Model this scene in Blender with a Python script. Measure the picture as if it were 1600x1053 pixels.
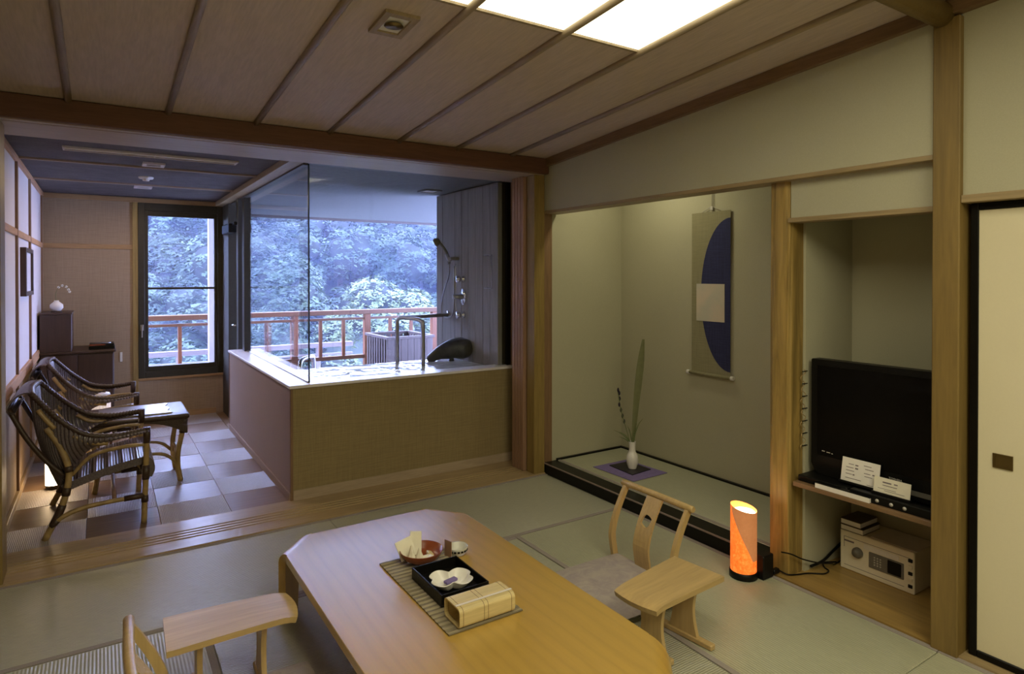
import bpy, bmesh, math, random
from mathutils import Vector, Matrix, noise as mnoise
random.seed(7)
for o in list(bpy.data.objects): bpy.data.objects.remove(o)
SC = bpy.context.scene
COL = SC.collection
PI = math.pi

# ------------------------------------------------------------------ camera
cd = bpy.data.cameras.new('camera'); cam = bpy.data.objects.new('camera', cd); COL.objects.link(cam)
cd.sensor_fit = 'HORIZONTAL'; cd.sensor_width = 36; cd.lens = 36*991/1600
cd.shift_y = -88.5/1600; cd.clip_start = .02; cd.clip_end = 400
cam.location = (0, 0, 1.5)
cam.rotation_euler = (math.radians(90-.45), 0, math.radians(-32.93))
SC.camera = cam

# ------------------------------------------------------------------ sky, lights, exposure
w = bpy.data.worlds.new('overcast_sky'); SC.world = w; w.use_nodes = True
bg = w.node_tree.nodes['Background']; bg.inputs[0].default_value = (.45, .52, 1, 1); bg.inputs[1].default_value = 17.5
SC.view_settings.view_transform = 'Standard'; SC.view_settings.look = 'None'
SC.view_settings.exposure = 0.52; SC.view_settings.gamma = 1; SC.view_settings.use_curve_mapping = False
LAMP_COL = (1, .92, .62)
PANEL_STRENGTH = 2.0
def area(name, loc, sx, sy, power, col, rot=(0,0,0), spread=PI):
    l = bpy.data.lights.new(name, 'AREA'); l.shape = 'RECTANGLE'; l.size = sx; l.size_y = sy
    l.energy = power; l.color = col; l.spread = spread
    o = bpy.data.objects.new(name, l); COL.objects.link(o); o.location = loc; o.rotation_euler = rot
    return o
def point(name, loc, power, col, r=.04):
    l = bpy.data.lights.new(name, 'POINT'); l.energy = power; l.color = col; l.shadow_soft_size = r
    o = bpy.data.objects.new(name, l); COL.objects.link(o); o.location = loc; return o
# unseen fill light added at the rear of the room and the small lamp inside the alcove lintel
area('rear_fill_light', (1.2, -.7, 2.66), 1.7, 1.2, 42, LAMP_COL)
area('alcove_lamp', (3.15, 3.3, 2.38), .12, .5, 3.4, LAMP_COL)

for y in (5.24, 6.62): area('sun_room_downlight', (.32, y, 2.285), .07, .07, 5.0, (1, .74, .45))

# ------------------------------------------------------------------ materials
MATS = {}
class NT:
    def __init__(s, name):
        m = bpy.data.materials.new(name); m.use_nodes = True; s.m = m; s.nt = m.node_tree
        s.b = s.nt.nodes['Principled BSDF']
    def n(s, t, **k):
        nd = s.nt.nodes.new(t)
        for a, v in k.items(): setattr(nd, a, v)
        return nd
    def l(s, a, b): s.nt.links.new(a, b)
    def coord(s, scale=(1,1,1), kind='Object'):
        tc = s.n('ShaderNodeTexCoord'); mp = s.n('ShaderNodeMapping'); mp.inputs['Scale'].default_value = scale
        s.l(tc.outputs[kind], mp.inputs[0]); return mp.outputs[0]
    def noise(s, vec, scale, detail=4, rough=.55, dist=0):
        t = s.n('ShaderNodeTexNoise'); t.inputs['Scale'].default_value = scale; t.inputs['Detail'].default_value = detail
        t.inputs['Roughness'].default_value = rough; t.inputs['Distortion'].default_value = dist
        s.l(vec, t.inputs['Vector']); return t.outputs['Fac']
    def wave(s, vec, scale, axis='X', dist=0, detail=2, dscale=1, profile='SIN'):
        t = s.n('ShaderNodeTexWave'); t.bands_direction = axis; t.wave_profile = profile
        t.inputs['Scale'].default_value = scale; t.inputs['Distortion'].default_value = dist
        t.inputs['Detail'].default_value = detail; t.inputs['Detail Scale'].default_value = dscale
        s.l(vec, t.inputs['Vector']); return t.outputs['Fac']
    def ramp(s, fac, stops):
        r = s.n('ShaderNodeValToRGB'); e = r.color_ramp.elements
        while len(e) < len(stops): e.new(.5)
        for i, (p, c) in enumerate(stops): e[i].position = p; e[i].color = (*c, 1)
        s.l(fac, r.inputs[0]); return r.outputs[0]
    def mix(s, fac, a, b, mode='MIX'):
        x = s.n('ShaderNodeMixRGB'); x.blend_type = mode
        for i, v in ((0, fac), (1, a), (2, b)):
            if isinstance(v, (int, float)): x.inputs[i].default_value = v
            elif isinstance(v, tuple): x.inputs[i].default_value = (*v, 1)
            else: s.l(v, x.inputs[i])
        return x.outputs[0]
    def bump(s, h, strength=.2, dist=.01):
        b = s.n('ShaderNodeBump'); b.inputs['Strength'].default_value = strength; b.inputs['Distance'].default_value = dist
        s.l(h, b.inputs['Height']); s.l(b.outputs[0], s.b.inputs['Normal'])
    def fin(s, col=None, rough=.5, metal=0, spec=.5):
        if col is not None:
            if isinstance(col, tuple): s.b.inputs['Base Color'].default_value = (*col, 1)
            else: s.l(col, s.b.inputs['Base Color'])
        s.b.inputs['Roughness'].default_value = rough; s.b.inputs['Metallic'].default_value = metal
        s.b.inputs['Specular IOR Level'].default_value = spec
        MATS[s.m.name] = s.m; return s.m
def dk(c, k): return tuple(x*k for x in c)
def wood(name, c, axis='Y', rough=.45, grain=1.0, contrast=.28, spec=.4):
    t = NT(name); sc = {'X': (1,14,14), 'Y': (14,1,14), 'Z': (14,14,1)}[axis]
    v = t.coord(sc); f = t.noise(v, 2.2*grain, 5, .6, .8); f2 = t.noise(v, 9*grain, 2)
    a = t.ramp(f, [(.3, dk(c, 1-contrast)), (.7, dk(c, 1+contrast*.6))])
    col = t.mix(.25, a, t.ramp(f2, [(.35, dk(c, .7)), (.65, dk(c, 1.2))]))
    t.bump(f2, .08, .004); return t.fin(col, rough, 0, spec)
def plain(name, c, rough=.6, metal=0, spec=.4, var=.1, scale=30):
    t = NT(name); v = t.coord(); f = t.noise(v, scale, 3)
    col = t.ramp(f, [(.3, dk(c, 1-var)), (.7, dk(c, 1+var))]); return t.fin(col, rough, metal, spec)
def plaster(name, c, scale=160, bump=.12, var=.07):
    t = NT(name); v = t.coord(); f = t.noise(v, scale, 4, .7); g = t.noise(v, 2.5, 3)
    col = t.mix(.5, t.ramp(f, [(.3, dk(c, 1-var)), (.7, dk(c, 1+var))]), t.ramp(g, [(.3, dk(c, .96)), (.7, dk(c, 1.04))]))
    t.bump(f, bump, .003); return t.fin(col, .9, 0, .2)
def cloth(name, c, s=90, var=.16, bump=.25):
    t = NT(name); v = t.coord((1,1,1)); v1 = t.coord((s, s, 6)); v2 = t.coord((8, 8, s))
    a = t.noise(v1, 1, 2); b = t.noise(v2, 1, 2); f = t.mix(.5, a, b)
    col = t.ramp(f, [(.35, dk(c, 1-var)), (.65, dk(c, 1+var))]); t.bump(f, bump, .003); return t.fin(col, .85, 0, .2)
def weave(name, c, axis, period, rough=.55, spec=.35, var=.22):
    t = NT(name); v = t.coord(); wv = t.wave(v, .314/period, axis, .25, 2, 6)
    n1 = t.noise(t.coord((60,6,1) if axis == 'X' else (6,60,1)), 3, 3)
    n2 = t.noise(v, 1.5, 2)
    col = t.mix(.5, t.ramp(wv, [(0, dk(c, 1-var*1.6)), (.5, dk(c, 1+var*.5))]), t.ramp(n1, [(.3, dk(c, 1-var)), (.7, dk(c, 1+var))]))
    col = t.mix(.25, col, t.ramp(n2, [(.3, dk(c, .85)), (.7, dk(c, 1.15))]))
    t.bump(wv, .5, .004); return t.fin(col, rough, 0, spec)
def emit(name, c, strength, base=(.8,.8,.8)):
    t = NT(name); t.b.inputs['Emission Color'].default_value = (*c, 1); t.b.inputs['Emission Strength'].default_value = strength
    return t.fin(base, .6)
def metal(name, c, rough=.2): return plain(name, c, rough, 1, .5, .03, 8)

M = {}
M['tatami_x'] = weave('tatami weave along the room', (.40,.395,.31), 'Y', .0105, .38, 1.0, .28)
M['tatami_y'] = weave('tatami weave across the room', (.41,.41,.30), 'X', .0125, .38, 1.0)
M['tatami_edge'] = cloth('mauve grey tatami edging', (.30,.265,.25), 200, .12)
M['wall_green'] = plaster('sage plaster', (.43,.41,.30))
M['wall_beige'] = cloth('beige woven wallcloth', (.32,.235,.15), 130, .08)
M['wall_half'] = cloth('straw woven wallcloth', (.285,.22,.115), 130, .11)
M['wall_half_side'] = plaster('taupe panel', (.37,.285,.24))
M['wall_white'] = plaster('pale paper panel', (.62,.57,.56), 120, .05, .03)
M['ceil_board'] = wood('ceiling board', (.54,.44,.385), 'Y', .6, .7, .1)
M['batten'] = wood('ceiling batten', (.33,.255,.165), 'Y', .5)
M['batten_x'] = wood('ceiling batten across', (.33,.24,.17), 'X', .5)
M['beam'] = wood('dark beam', (.15,.068,.045), 'X', .55)
M['beam_y'] = wood('brown cornice', (.20,.12,.06), 'Y', .55)
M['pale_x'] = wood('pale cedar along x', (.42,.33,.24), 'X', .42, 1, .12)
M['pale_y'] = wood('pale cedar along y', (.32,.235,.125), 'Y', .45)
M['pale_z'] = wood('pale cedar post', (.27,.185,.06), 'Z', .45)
M['pillar'] = wood('pillar cedar', (.205,.135,.042), 'Z', .5, .7, .25)
M['brown_z'] = wood('brown post', (.22,.13,.07), 'Z', .5)
M['reveal'] = wood('red brown panel edges', (.34,.20,.13), 'Z', .5)
M['orange_rail'] = wood('orange wall rail', (.50,.28,.14), 'Y', .45)
M['orange_rail_x'] = wood('orange wall rail across', (.36,.22,.10), 'X', .45)
M['sill'] = wood('threshold cedar', (.40,.29,.16), 'X', .35, 1, .2, .5)
M['board_floor'] = wood('alcove board', (.33,.21,.065), 'Y', .35, .45, .4, .5)
M['lacquer'] = plain('black lacquer', (.005,.0045,.004), .32, 0, .18)
M['lacquer_highlight'] = plain('plum painted highlight', (.24,.19,.185), .35)  # lighter tone paints the highlight along the kerb edge
M['fusuma'] = plaster('cream fusuma paper', (.66,.60,.44), 140, .05, .03)
M['brass'] = metal('aged brass', (.19,.14,.06), .45)
M['tile_dark'] = wood('brown floor tile', (.22,.14,.08), 'X', .42, 1, .25, .3)
M['tile_light'] = weave('woven grey floor tile', (.36,.32,.29), 'X', .009, .45, .5, .2)
M['sun_ceil'] = cloth('dark woven ceiling', (.115,.105,.105), 90, .2)
M['bronze'] = plain('dark bronze frame', (.032,.028,.018), .45, 0, .35)
M['capstone'] = plain('pale stone cap', (.78,.76,.80), .3, 0, .5, .04)
M['bath_wood'] = wood('weathered plank', (.26,.235,.21), 'Z', .6, .8, .3)
M['bath_ceil'] = plain('grey slat ceiling', (.16,.17,.18), .6)
M['stone'] = plain('dark spout stone', (.035,.033,.038), .4, 0, .5, .4, 40)
M['chrome'] = metal('chrome', (.75,.75,.78), .12)
M['steel'] = metal('dull steel tube', (.42,.40,.40), .3)
M['rail_wood'] = wood('red cedar rail', (.13,.052,.024), 'X', .5)
M['rail_wood_z'] = wood('red cedar post', (.17,.058,.024), 'Z', .5)
M['deck'] = wood('deck board', (.10,.082,.082), 'X', .5)
M['crate'] = wood('weathered crate', (.115,.09,.085), 'Z', .6)
M['tub'] = plain('pale tub stone', (.42,.42,.46), .3, 0, .5, .05)
M['table'] = None
M['chair_wood'] = wood('pale beech', (.50,.35,.155), 'X', .38, .6, .15, .5)
M['chair_wood_z'] = wood('pale beech upright', (.50,.35,.155), 'Z', .38, .6, .15, .5)
M['wicker'] = plain('dark wicker', (.10,.078,.088), .28, 0, 1.0, .5, 160)
M['wicker_rim'] = plain('dark wicker binding', (.055,.032,.024), .4, 0, .5, .5, 200)
M['bamboo'] = plain('tan cane', (.36,.25,.11), .35, 0, .5, .25, 20)
M['cabinet'] = wood('dark cabinet', (.055,.030,.020), 'Z', .4)
M['black'] = plain('black plastic', (.005,.005,.005), .4, 0, .2)
M['screen'] = plain('black glass', (.003,.003,.003), .18, 0, .2, 0)
M['white'] = plain('white ceramic', (.75,.73,.70), .3, 0, .5, .03)
M['paper'] = plain('white card', (.75,.72,.68), .7, 0, .3, .03)
M['cream'] = plain('cream card', (.74,.70,.58), .7, 0, .3, .04)
M['ink'] = plain('printed ink', (.18,.15,.16), .8)
M['safe'] = plain('beige safe enamel', (.78,.72,.58), .45, 0, .4, .03)
M['grey'] = plain('grey plastic', (.16,.15,.13), .45)
M['ltgrey'] = plain('light grey keys', (.5,.48,.44), .5)
M['zabuton'] = None
M['mat'] = None
M['red_lacquer'] = plain('red brown lacquer', (.22,.055,.022), .25, 0, .5)
M['bamboo_pale'] = wood('pale bamboo slats', (.62,.50,.25), 'X', .4, 1.2, .2)
M['purple'] = plain('violet cloth', (.20,.155,.36), .85, 0, .2)
M['navy'] = plain('dark navy tray', (.012,.010,.022), .4)
M['scroll'] = cloth('olive scroll silk', (.27,.25,.155), 120, .1)
M['scroll_blue'] = cloth('indigo scroll paper', (.035,.038,.105), 120, .2)
M['leaf'] = plain('dull green leaf', (.16,.17,.08), .5)
M['stem'] = plain('green stem', (.14,.18,.07), .5)
M['bud'] = plain('dark violet buds', (.018,.012,.03), .6)
M['lantern'] = None
M['white_emit'] = emit('ceiling light acrylic', (1,.94,.66), PANEL_STRENGTH)
M['bulb'] = emit('bare lamp glow', (1,.86,.55), 7)
M['lamp_paper'] = emit('glowing lantern paper', (1,.72,.42), 9)
M['lamp_paper_dim'] = emit('faint lantern paper', (1,.78,.68), .35, (.75,.68,.62))
M['crown_shade'] = plain('painted shade inside crowns', (.014,.020,.014), .9)  # dark cores of the crowns, shade between the leaves painted as colour
M['soil'] = plain('hillside soil', (.06,.08,.06), .95)
M['trunk'] = plain('grey bark', (.12,.10,.08), .9)

def mk_table():
    t = NT('honey keyaki tabletop'); v = t.coord((1.0, .22, 1)); v2 = t.coord((40, 1.5, 40))
    wv = t.wave(v, 6, 'X', 7, 3, 1.2); g = t.noise(v2, 2.4, 4); b = t.noise(t.coord((3,1,3)), 1.2, 3)
    c = (.46,.285,.058)
    col = t.mix(.35, t.ramp(wv, [(0, dk(c, .82)), (.25, dk(c, .96)), (1, dk(c, 1.06))]), t.ramp(g, [(.3, dk(c, .8)), (.7, dk(c, 1.12))]))
    col = t.mix(.35, col, t.ramp(b, [(.3, dk(c, .85)), (.7, dk(c, 1.15))]))
    rr = t.n('ShaderNodeMapRange'); t.l(b, rr.inputs[0]); rr.inputs[3].default_value = .30; rr.inputs[4].default_value = .36
    m = t.fin(col, .27, 0, 1.0); t.b.inputs['Coat Weight'].default_value = .55; t.b.inputs['Coat IOR'].default_value = 1.7; t.b.inputs['Coat Roughness'].default_value = .3; t.l(rr.outputs[0], t.b.inputs['Roughness']); return m
M['table'] = mk_table()
def mk_zab():
    t = NT('mauve patterned cushion cloth'); v = t.coord(); f = t.noise(v, 14, 5, .7, 1.2); g = t.noise(t.coord((120,120,20)), 1, 2)
    k = t.n('ShaderNodeTexBrick'); t.l(t.coord((5,5,5)), k.inputs['Vector']); k.inputs['Scale'].default_value = 1.1; k.inputs['Mortar Size'].default_value = 0
    k.inputs['Color1'].default_value = (.36,.31,.32,1); k.inputs['Color2'].default_value = (.44,.38,.34,1)
    col = t.mix(.6, k.outputs[0], t.ramp(f, [(.35, (.32,.28,.30)), (.65, (.46,.41,.38))]))
    t.bump(g, .2, .003); return t.fin(col, .9, 0, .15)
M['zabuton'] = mk_zab()
def mk_lantern():
    t = NT('orange crackled washi'); v = t.coord(); f = t.noise(v, 60, 8, .8, .8); z = t.n('ShaderNodeSeparateXYZ'); t.l(t.coord(), z.inputs[0])
    col = t.ramp(f, [(.34, (.50,.045,.002)), (.5, (.95,.13,.012)), (.66, (1,.30,.06))])
    t.l(col, t.b.inputs['Emission Color']); t.b.inputs['Emission Strength'].default_value = .75
    return t.fin(dk((.8,.25,.05), 1), .7)
M['lantern'] = mk_lantern()
def mk_lantern2():
    t = NT('brown outer washi'); v = t.coord(); f = t.noise(v, 55, 6, .75, .6)
    col = t.ramp(f, [(.3, (.38,.11,.03)), (.7, (.52,.18,.06))])
    t.l(col, t.b.inputs['Emission Color']); t.b.inputs['Emission Strength'].default_value = .5
    return t.fin((.4,.2,.1), .7)
M['lantern_dark'] = mk_lantern2()
def mk_glass(name, refl=1.0, tint=(.96,.98,.97)):
    t = NT(name); nt = t.nt; nt.nodes.remove(t.b); out = nt.nodes['Material Output']
    tr = t.n('ShaderNodeBsdfTransparent'); tr.inputs[0].default_value = (*tint, 1)
    gl = t.n('ShaderNodeBsdfGlossy'); gl.inputs['Roughness'].default_value = .0; gl.inputs[0].default_value = (refl, refl, refl, 1)
    fr = t.n('ShaderNodeFresnel'); ge = t.n('ShaderNodeNewGeometry'); mr = t.n('ShaderNodeMapRange')
    mr.inputs[3].default_value = 1.38; mr.inputs[4].default_value = 1/1.38; t.l(ge.outputs['Backfacing'], mr.inputs[0]); t.l(mr.outputs[0], fr.inputs[0])
    mx = t.n('ShaderNodeMixShader'); t.l(fr.outputs[0], mx.inputs[0]); t.l(tr.outputs[0], mx.inputs[1]); t.l(gl.outputs[0], mx.inputs[2])
    t.l(mx.outputs[0], out.inputs[0]); MATS[name] = t.m; return t.m
M['glass'] = mk_glass('clear window glass')
M['glass_edge'] = plain('green black glass edge', (.01,.025,.03), .2)
def mk_clear():
    t = NT('clear cut glass'); t.b.inputs['Transmission Weight'].default_value = .35; return t.fin((.80,.79,.72), .08, 0, .5)
M['clear'] = mk_clear()
def mk_water():
    t = NT('bath water'); v = t.coord(); f = t.noise(v, 7, 3, .5, .5); t.bump(f, .35, .05)
    return t.fin((.72,.76,.80), .06, 0, 1.0)
M['water'] = mk_water()
def mk_leaves(name, c1, c2, c3):
    t = NT(name); oi = t.n('ShaderNodeObjectInfo'); v = t.coord(); f = t.noise(v, 1.1, 3)
    a = t.ramp(f, [(.3, c1), (.55, c2), (.8, c3)])
    hs = t.n('ShaderNodeHueSaturation'); t.l(a, hs.inputs['Color'])
    mr = t.n('ShaderNodeMapRange'); t.l(oi.outputs['Random'], mr.inputs[0]); mr.inputs[3].default_value = .6; mr.inputs[4].default_value = 1.6
    t.l(mr.outputs[0], hs.inputs['Value'])
    return t.fin(hs.outputs[0], .65, 0, .3)
M['leaves'] = mk_leaves('forest leaves', (.016,.032,.020), (.034,.056,.032), (.064,.092,.046))
M['leaves_pale'] = mk_leaves('pale fresh leaves', (.055,.075,.032), (.09,.12,.052), (.135,.17,.08))
def mk_mat():
    t = NT('ribbed straw runner'); v = t.coord(); wv = t.wave(v, .314/.028, 'Y', .4, 2, 3); f = t.noise(t.coord((6,120,6)), 2, 3)
    col = t.mix(.45, t.ramp(wv, [(.15, (.13,.11,.075)), (.6, (.34,.29,.19))]), t.ramp(f, [(.3, (.17,.14,.09)), (.7, (.33,.28,.2))]))
    t.bump(wv, .6, .006); return t.fin(col, .8, 0, .2)
M['mat'] = mk_mat()

# ------------------------------------------------------------------ mesh helpers
ORG = {}
class MB:
    def __init__(s): s.v = []; s.f = []; s.sm = []
    def add(s, vs, fs, smooth=False):
        k = len(s.v); s.v += [tuple(p) for p in vs]
        for f in fs: s.f.append([k+i for i in f]); s.sm.append(smooth)
        return s
    def box(s, x0, x1, y0, y1, z0, z1, b=0, seg=1):
        if b:
            bm = bmesh.new(); bmesh.ops.create_cube(bm, size=1)
            for v in bm.verts: v.co = ((x0+x1)/2+v.co.x*(x1-x0), (y0+y1)/2+v.co.y*(y1-y0), (z0+z1)/2+v.co.z*(z1-z0))
            bmesh.ops.bevel(bm, geom=bm.edges[:], offset=b, segments=seg, affect='EDGES', profile=.5)
            bm.verts.index_update()
            s.add([v.co[:] for v in bm.verts], [[v.index for v in f.verts] for f in bm.faces], seg > 1); bm.free(); return s
        vs = [(x,y,z) for x in (x0,x1) for y in (y0,y1) for z in (z0,z1)]
        return s.add(vs, [(0,1,3,2),(4,6,7,5),(0,4,5,1),(2,3,7,6),(0,2,6,4),(1,5,7,3)])
    def xform(s, mat, start=0):
        for i in range(start, len(s.v)): s.v[i] = tuple(mat @ Vector(s.v[i]))
        return s
    def tube(s, pts, r, n=8, closed=False, caps=True):
        P = [Vector(p) for p in pts]; N = len(P); R = [r]*N if not isinstance(r, (list, tuple)) else r
        T = []
        for i in range(N):
            a = P[(i-1) % N] if closed or i else P[0]; b = P[(i+1) % N] if closed or i < N-1 else P[-1]
            T.append((b-a).normalized())
        u = T[0].orthogonal().normalized(); vs = []; fs = []
        for i in range(N):
            u = (u - T[i]*u.dot(T[i]));
            u = u.normalized() if u.length > 1e-6 else T[i].orthogonal().normalized()
            q = T[i].cross(u)
            for k in range(n):
                a = 2*PI*k/n; vs.append(P[i] + (u*math.cos(a)+q*math.sin(a))*R[i])
        for i in range(N if closed else N-1):
            j = (i+1) % N
            for k in range(n): fs.append((i*n+k, i*n+(k+1) % n, j*n+(k+1) % n, j*n+k))
        s.add(vs, fs, True)
        if caps and not closed:
            k = len(s.v)-len(vs)
            s.f.append([k+i for i in reversed(range(n))]); s.sm.append(False)
            s.f.append([k+(N-1)*n+i for i in range(n)]); s.sm.append(False)
        return s
    def lathe(s, prof, c=(0,0,0), n=24, smooth=True, axis='Z'):
        vs = []; fs = []
        for r, z in prof:
            for k in range(n):
                a = 2*PI*k/n; p = (r*math.cos(a), r*math.sin(a), z)
                if axis == 'X': p = (p[2], p[0], p[1])
                if axis == 'Y': p = (p[0], p[2], p[1])
                vs.append((c[0]+p[0], c[1]+p[1], c[2]+p[2]))
        m = len(prof)
        for i in range(m-1):
            for k in range(n): fs.append((i*n+k, i*n+(k+1) % n, (i+1)*n+(k+1) % n, (i+1)*n+k))
        if prof[0][0] > 1e-5: fs.append(tuple(reversed(range(n))))
        if prof[-1][0] > 1e-5: fs.append(tuple((m-1)*n+k for k in range(n)))
        return s.add(vs, fs, smooth)
    def prism(s, poly, plane, a0, a1, smooth=False):
        def P(u, v, a): return {'XY': (u,v,a), 'XZ': (u,a,v), 'YZ': (a,u,v)}[plane]
        n = len(poly); vs = [P(u, v, a0) for u, v in poly]+[P(u, v, a1) for u, v in poly]
        s.add(vs, [tuple(range(n)), tuple(reversed(range(n, 2*n)))], False)
        k = len(s.v)-2*n
        for i in range(n):
            j = (i+1) % n; s.f.append([k+i, k+j, k+n+j, k+n+i]); s.sm.append(smooth)
        return s
    def grid(s, fn, nu, nv, smooth=True, wrap=False):
        vs = [fn(i/(nu if wrap else nu-1), j/(nv-1)) for i in range(nu) for j in range(nv)]
        fs = [(i*nv+j, ((i+1) % nu)*nv+j, ((i+1) % nu)*nv+j+1, i*nv+j+1) for i in range(nu if wrap else nu-1) for j in range(nv-1)]
        return s.add(vs, fs, smooth)
    def sheet(s, fn, nu, nv, t, smooth=True):
        """closed slab: fn gives the mid surface, thickness t along its normal"""
        P = [[Vector(fn(i/(nu-1), j/(nv-1))) for j in range(nv)] for i in range(nu)]
        top = []; bot = []
        for i in range(nu):
            for j in range(nv):
                a = P[min(i+1, nu-1)][j]-P[max(i-1, 0)][j]; b = P[i][min(j+1, nv-1)]-P[i][max(j-1, 0)]
                n = a.cross(b); n = n.normalized() if n.length > 1e-9 else Vector((0,0,1))
                top.append(P[i][j]+n*t/2); bot.append(P[i][j]-n*t/2)
        K = nu*nv; fs = []
        for i in range(nu-1):
            for j in range(nv-1):
                q = (i*nv+j, (i+1)*nv+j, (i+1)*nv+j+1, i*nv+j+1); fs.append(q); fs.append(tuple(K+x for x in reversed(q)))
        s.add(top+bot, fs, smooth); k = len(s.v)-2*K
        rim = [i*nv for i in range(nu)]+[(nu-1)*nv+j for j in range(1, nv)]+[i*nv+nv-1 for i in range(nu-2, -1, -1)]+[j for j in range(nv-2, 0, -1)]
        n_ = len(rim); q0 = len(s.v); s.v += [tuple(top[r]) for r in rim]+[tuple(bot[r]) for r in rim]
        for a in range(n_):
            b = (a+1) % n_; s.f.append([q0+a, q0+n_+a, q0+n_+b, q0+b]); s.sm.append(False)
        return s
def obj(name, mb, mat, parent=None, org=None, kind=None):
    o0 = ORG.get(parent.name, Vector()) if parent else (Vector(org) if org is not None else Vector())
    me = bpy.data.meshes.new(name)
    me.from_pydata([(Vector(v)-o0)[:] for v in mb.v], [], mb.f); me.update()
    bm = bmesh.new(); bm.from_mesh(me); bmesh.ops.recalc_face_normals(bm, faces=bm.faces); bm.to_mesh(me); bm.free()
    if any(mb.sm): me.polygons.foreach_set('use_smooth', mb.sm)
    me.materials.append(mat)
    o = bpy.data.objects.new(name, me); COL.objects.link(o)
    if parent: o.parent = parent
    else: o.location = o0
    ORG[o.name] = o0
    if kind: o['kind'] = kind
    return o
def tag(o, label, cat, group=None):
    o['label'] = label; o['category'] = cat
    if group: o['group'] = group
    return o
def thing(name, label, cat, loc, group=None):
    o = bpy.data.objects.new(name, None); COL.objects.link(o); o.location = loc; o.empty_display_size = .05
    ORG[o.name] = Vector(loc); return tag(o, label, cat, group)
def box(name, mat, x0, x1, y0, y1, z0, z1, parent=None, b=0, kind=None, seg=1, org=None):
    return obj(name, MB().box(x0, x1, y0, y1, z0, z1, b, seg), mat, parent, org, kind)
def struct(name, mat, *a, b=0): return box(name, mat, *a, b=b, kind='structure')
def copy_tree(o, parent=None):
    c = o.copy(); COL.objects.link(c)
    if parent: c.parent = parent
    for ch in [x for x in CH.get(o.name, [])]: copy_tree(ch, c)
    return c
CH = {}
def index_children():
    CH.clear()
    for o in COL.objects:
        if o.parent: CH.setdefault(o.parent.name, []).append(o)
def curve(pts, n=24):
    """Catmull-Rom through pts"""
    P = [Vector(p) for p in pts]; P = [P[0]*2-P[1]]+P+[P[-1]*2-P[-2]]; out = []
    m = len(P)-3
    for i in range(n+1):
        t = i/n*m; k = min(int(t), m-1); t -= k; a, b, c, d = P[k:k+4]
        out.append(.5*((2*b)+(c-a)*t+(2*a-5*b+4*c-d)*t*t+(3*b-a-3*c+d)*t*t*t))
    return out
XW = 2.815; YF = 3.88; XL = -.47; YB = -1.6
def cz(y): return 2.3707+.0775*(YF-y)

# ================================================================== ROOM SHELL
fl = struct('floor', M['soil'], XL-.1, XW+.1, YB-.1, YF, -.14, -.035)
def mat_(x0, x1, y0, y1, along):
    g = .0015
    m = box('tatami_mat', M['tatami_x' if along == 'X' else 'tatami_y'], x0+g, x1-g, y0+g, y1-g, -.035, 0, fl, .003)
    e = .027
    if along == 'X':
        for a in (y0+g, y1-g-e): box('edging', M['tatami_edge'], x0+g, x1-g, a, a+e, -.002, .0022, m)
    else:
        for a in (x0+g, x1-g-e): box('edging', M['tatami_edge'], a, a+e, y0+g, y1-g, -.002, .0022, m)
mat_(XL, 1.17, 3.035, 3.88, 'X'); mat_(1.17, XW, 3.035, 3.88, 'X')
mat_(XL, .375, 1.38, 3.035, 'Y')
mat_(.375, 1.985, 2.21, 3.035, 'X'); mat_(.375, 1.985, 1.385, 2.21, 'X')
mat_(1.985, XW, 1.19, 3.035, 'Y'); mat_(1.985, XW, -.65, 1.19, 'Y')
mat_(XL, .375, -.3, 1.38, 'Y'); mat_(.375, 1.985, .55, 1.385, 'X'); mat_(.375, 1.985, -.3, .55, 'X')
mat_(XL, 1.985, -1.1, -.3, 'X')

# threshold with sliding grooves
poly = [(3.88, -.1), (3.88, .010)]
for i in range(4):
    y = 4.005+i*.04; poly += [(y, .010), (y+.002, .001), (y+.018, .001), (y+.020, .010)]
poly += [(4.315, .010), (4.315, -.1)]
obj('trim_1', MB().prism(poly, 'YZ', XL, 2.815), M['sill'], kind='structure')

# ceiling: boards, battens, luminous field
LX0, LX1, LY0, LY1 = .304, 2.041, .35, 2.10
BX = [-.134, .304, .746, 1.168, 1.619, 2.041, 2.485]
ce = obj('ceiling', MB().prism([(YB-.1, cz(YB-.1)+.03), (YF+.02, cz(YF+.02)+.03), (YF+.02, cz(YF)+.10), (YB-.1, cz(YB)+.10)], 'YZ', XL-.1, XW+.1), M['batten'], kind='structure')
def cboard(x0, x1, y0, y1):
    obj('ceiling_board', MB().prism([(y0, cz(y0)), (y1, cz(y1)), (y1, cz(y1)+.03), (y0, cz(y0)+.03)], 'YZ', x0+.001, x1-.001), M['ceil_board'], ce)
xs = [XL]+BX+[XW]
for a, b in zip(xs, xs[1:]):
    if a >= LX0-.01 and b <= LX1+.01: cboard(a, b, YB, LY0); cboard(a, b, LY1, YF)
    else: cboard(a, b, YB, YF)
for x in BX:
    pts = [(x, y, cz(y)-.006) for y in (YB, .3, 2, YF)]
    obj('batten', MB().tube(pts, .0165, 10), M['batten'], ce)
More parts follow.
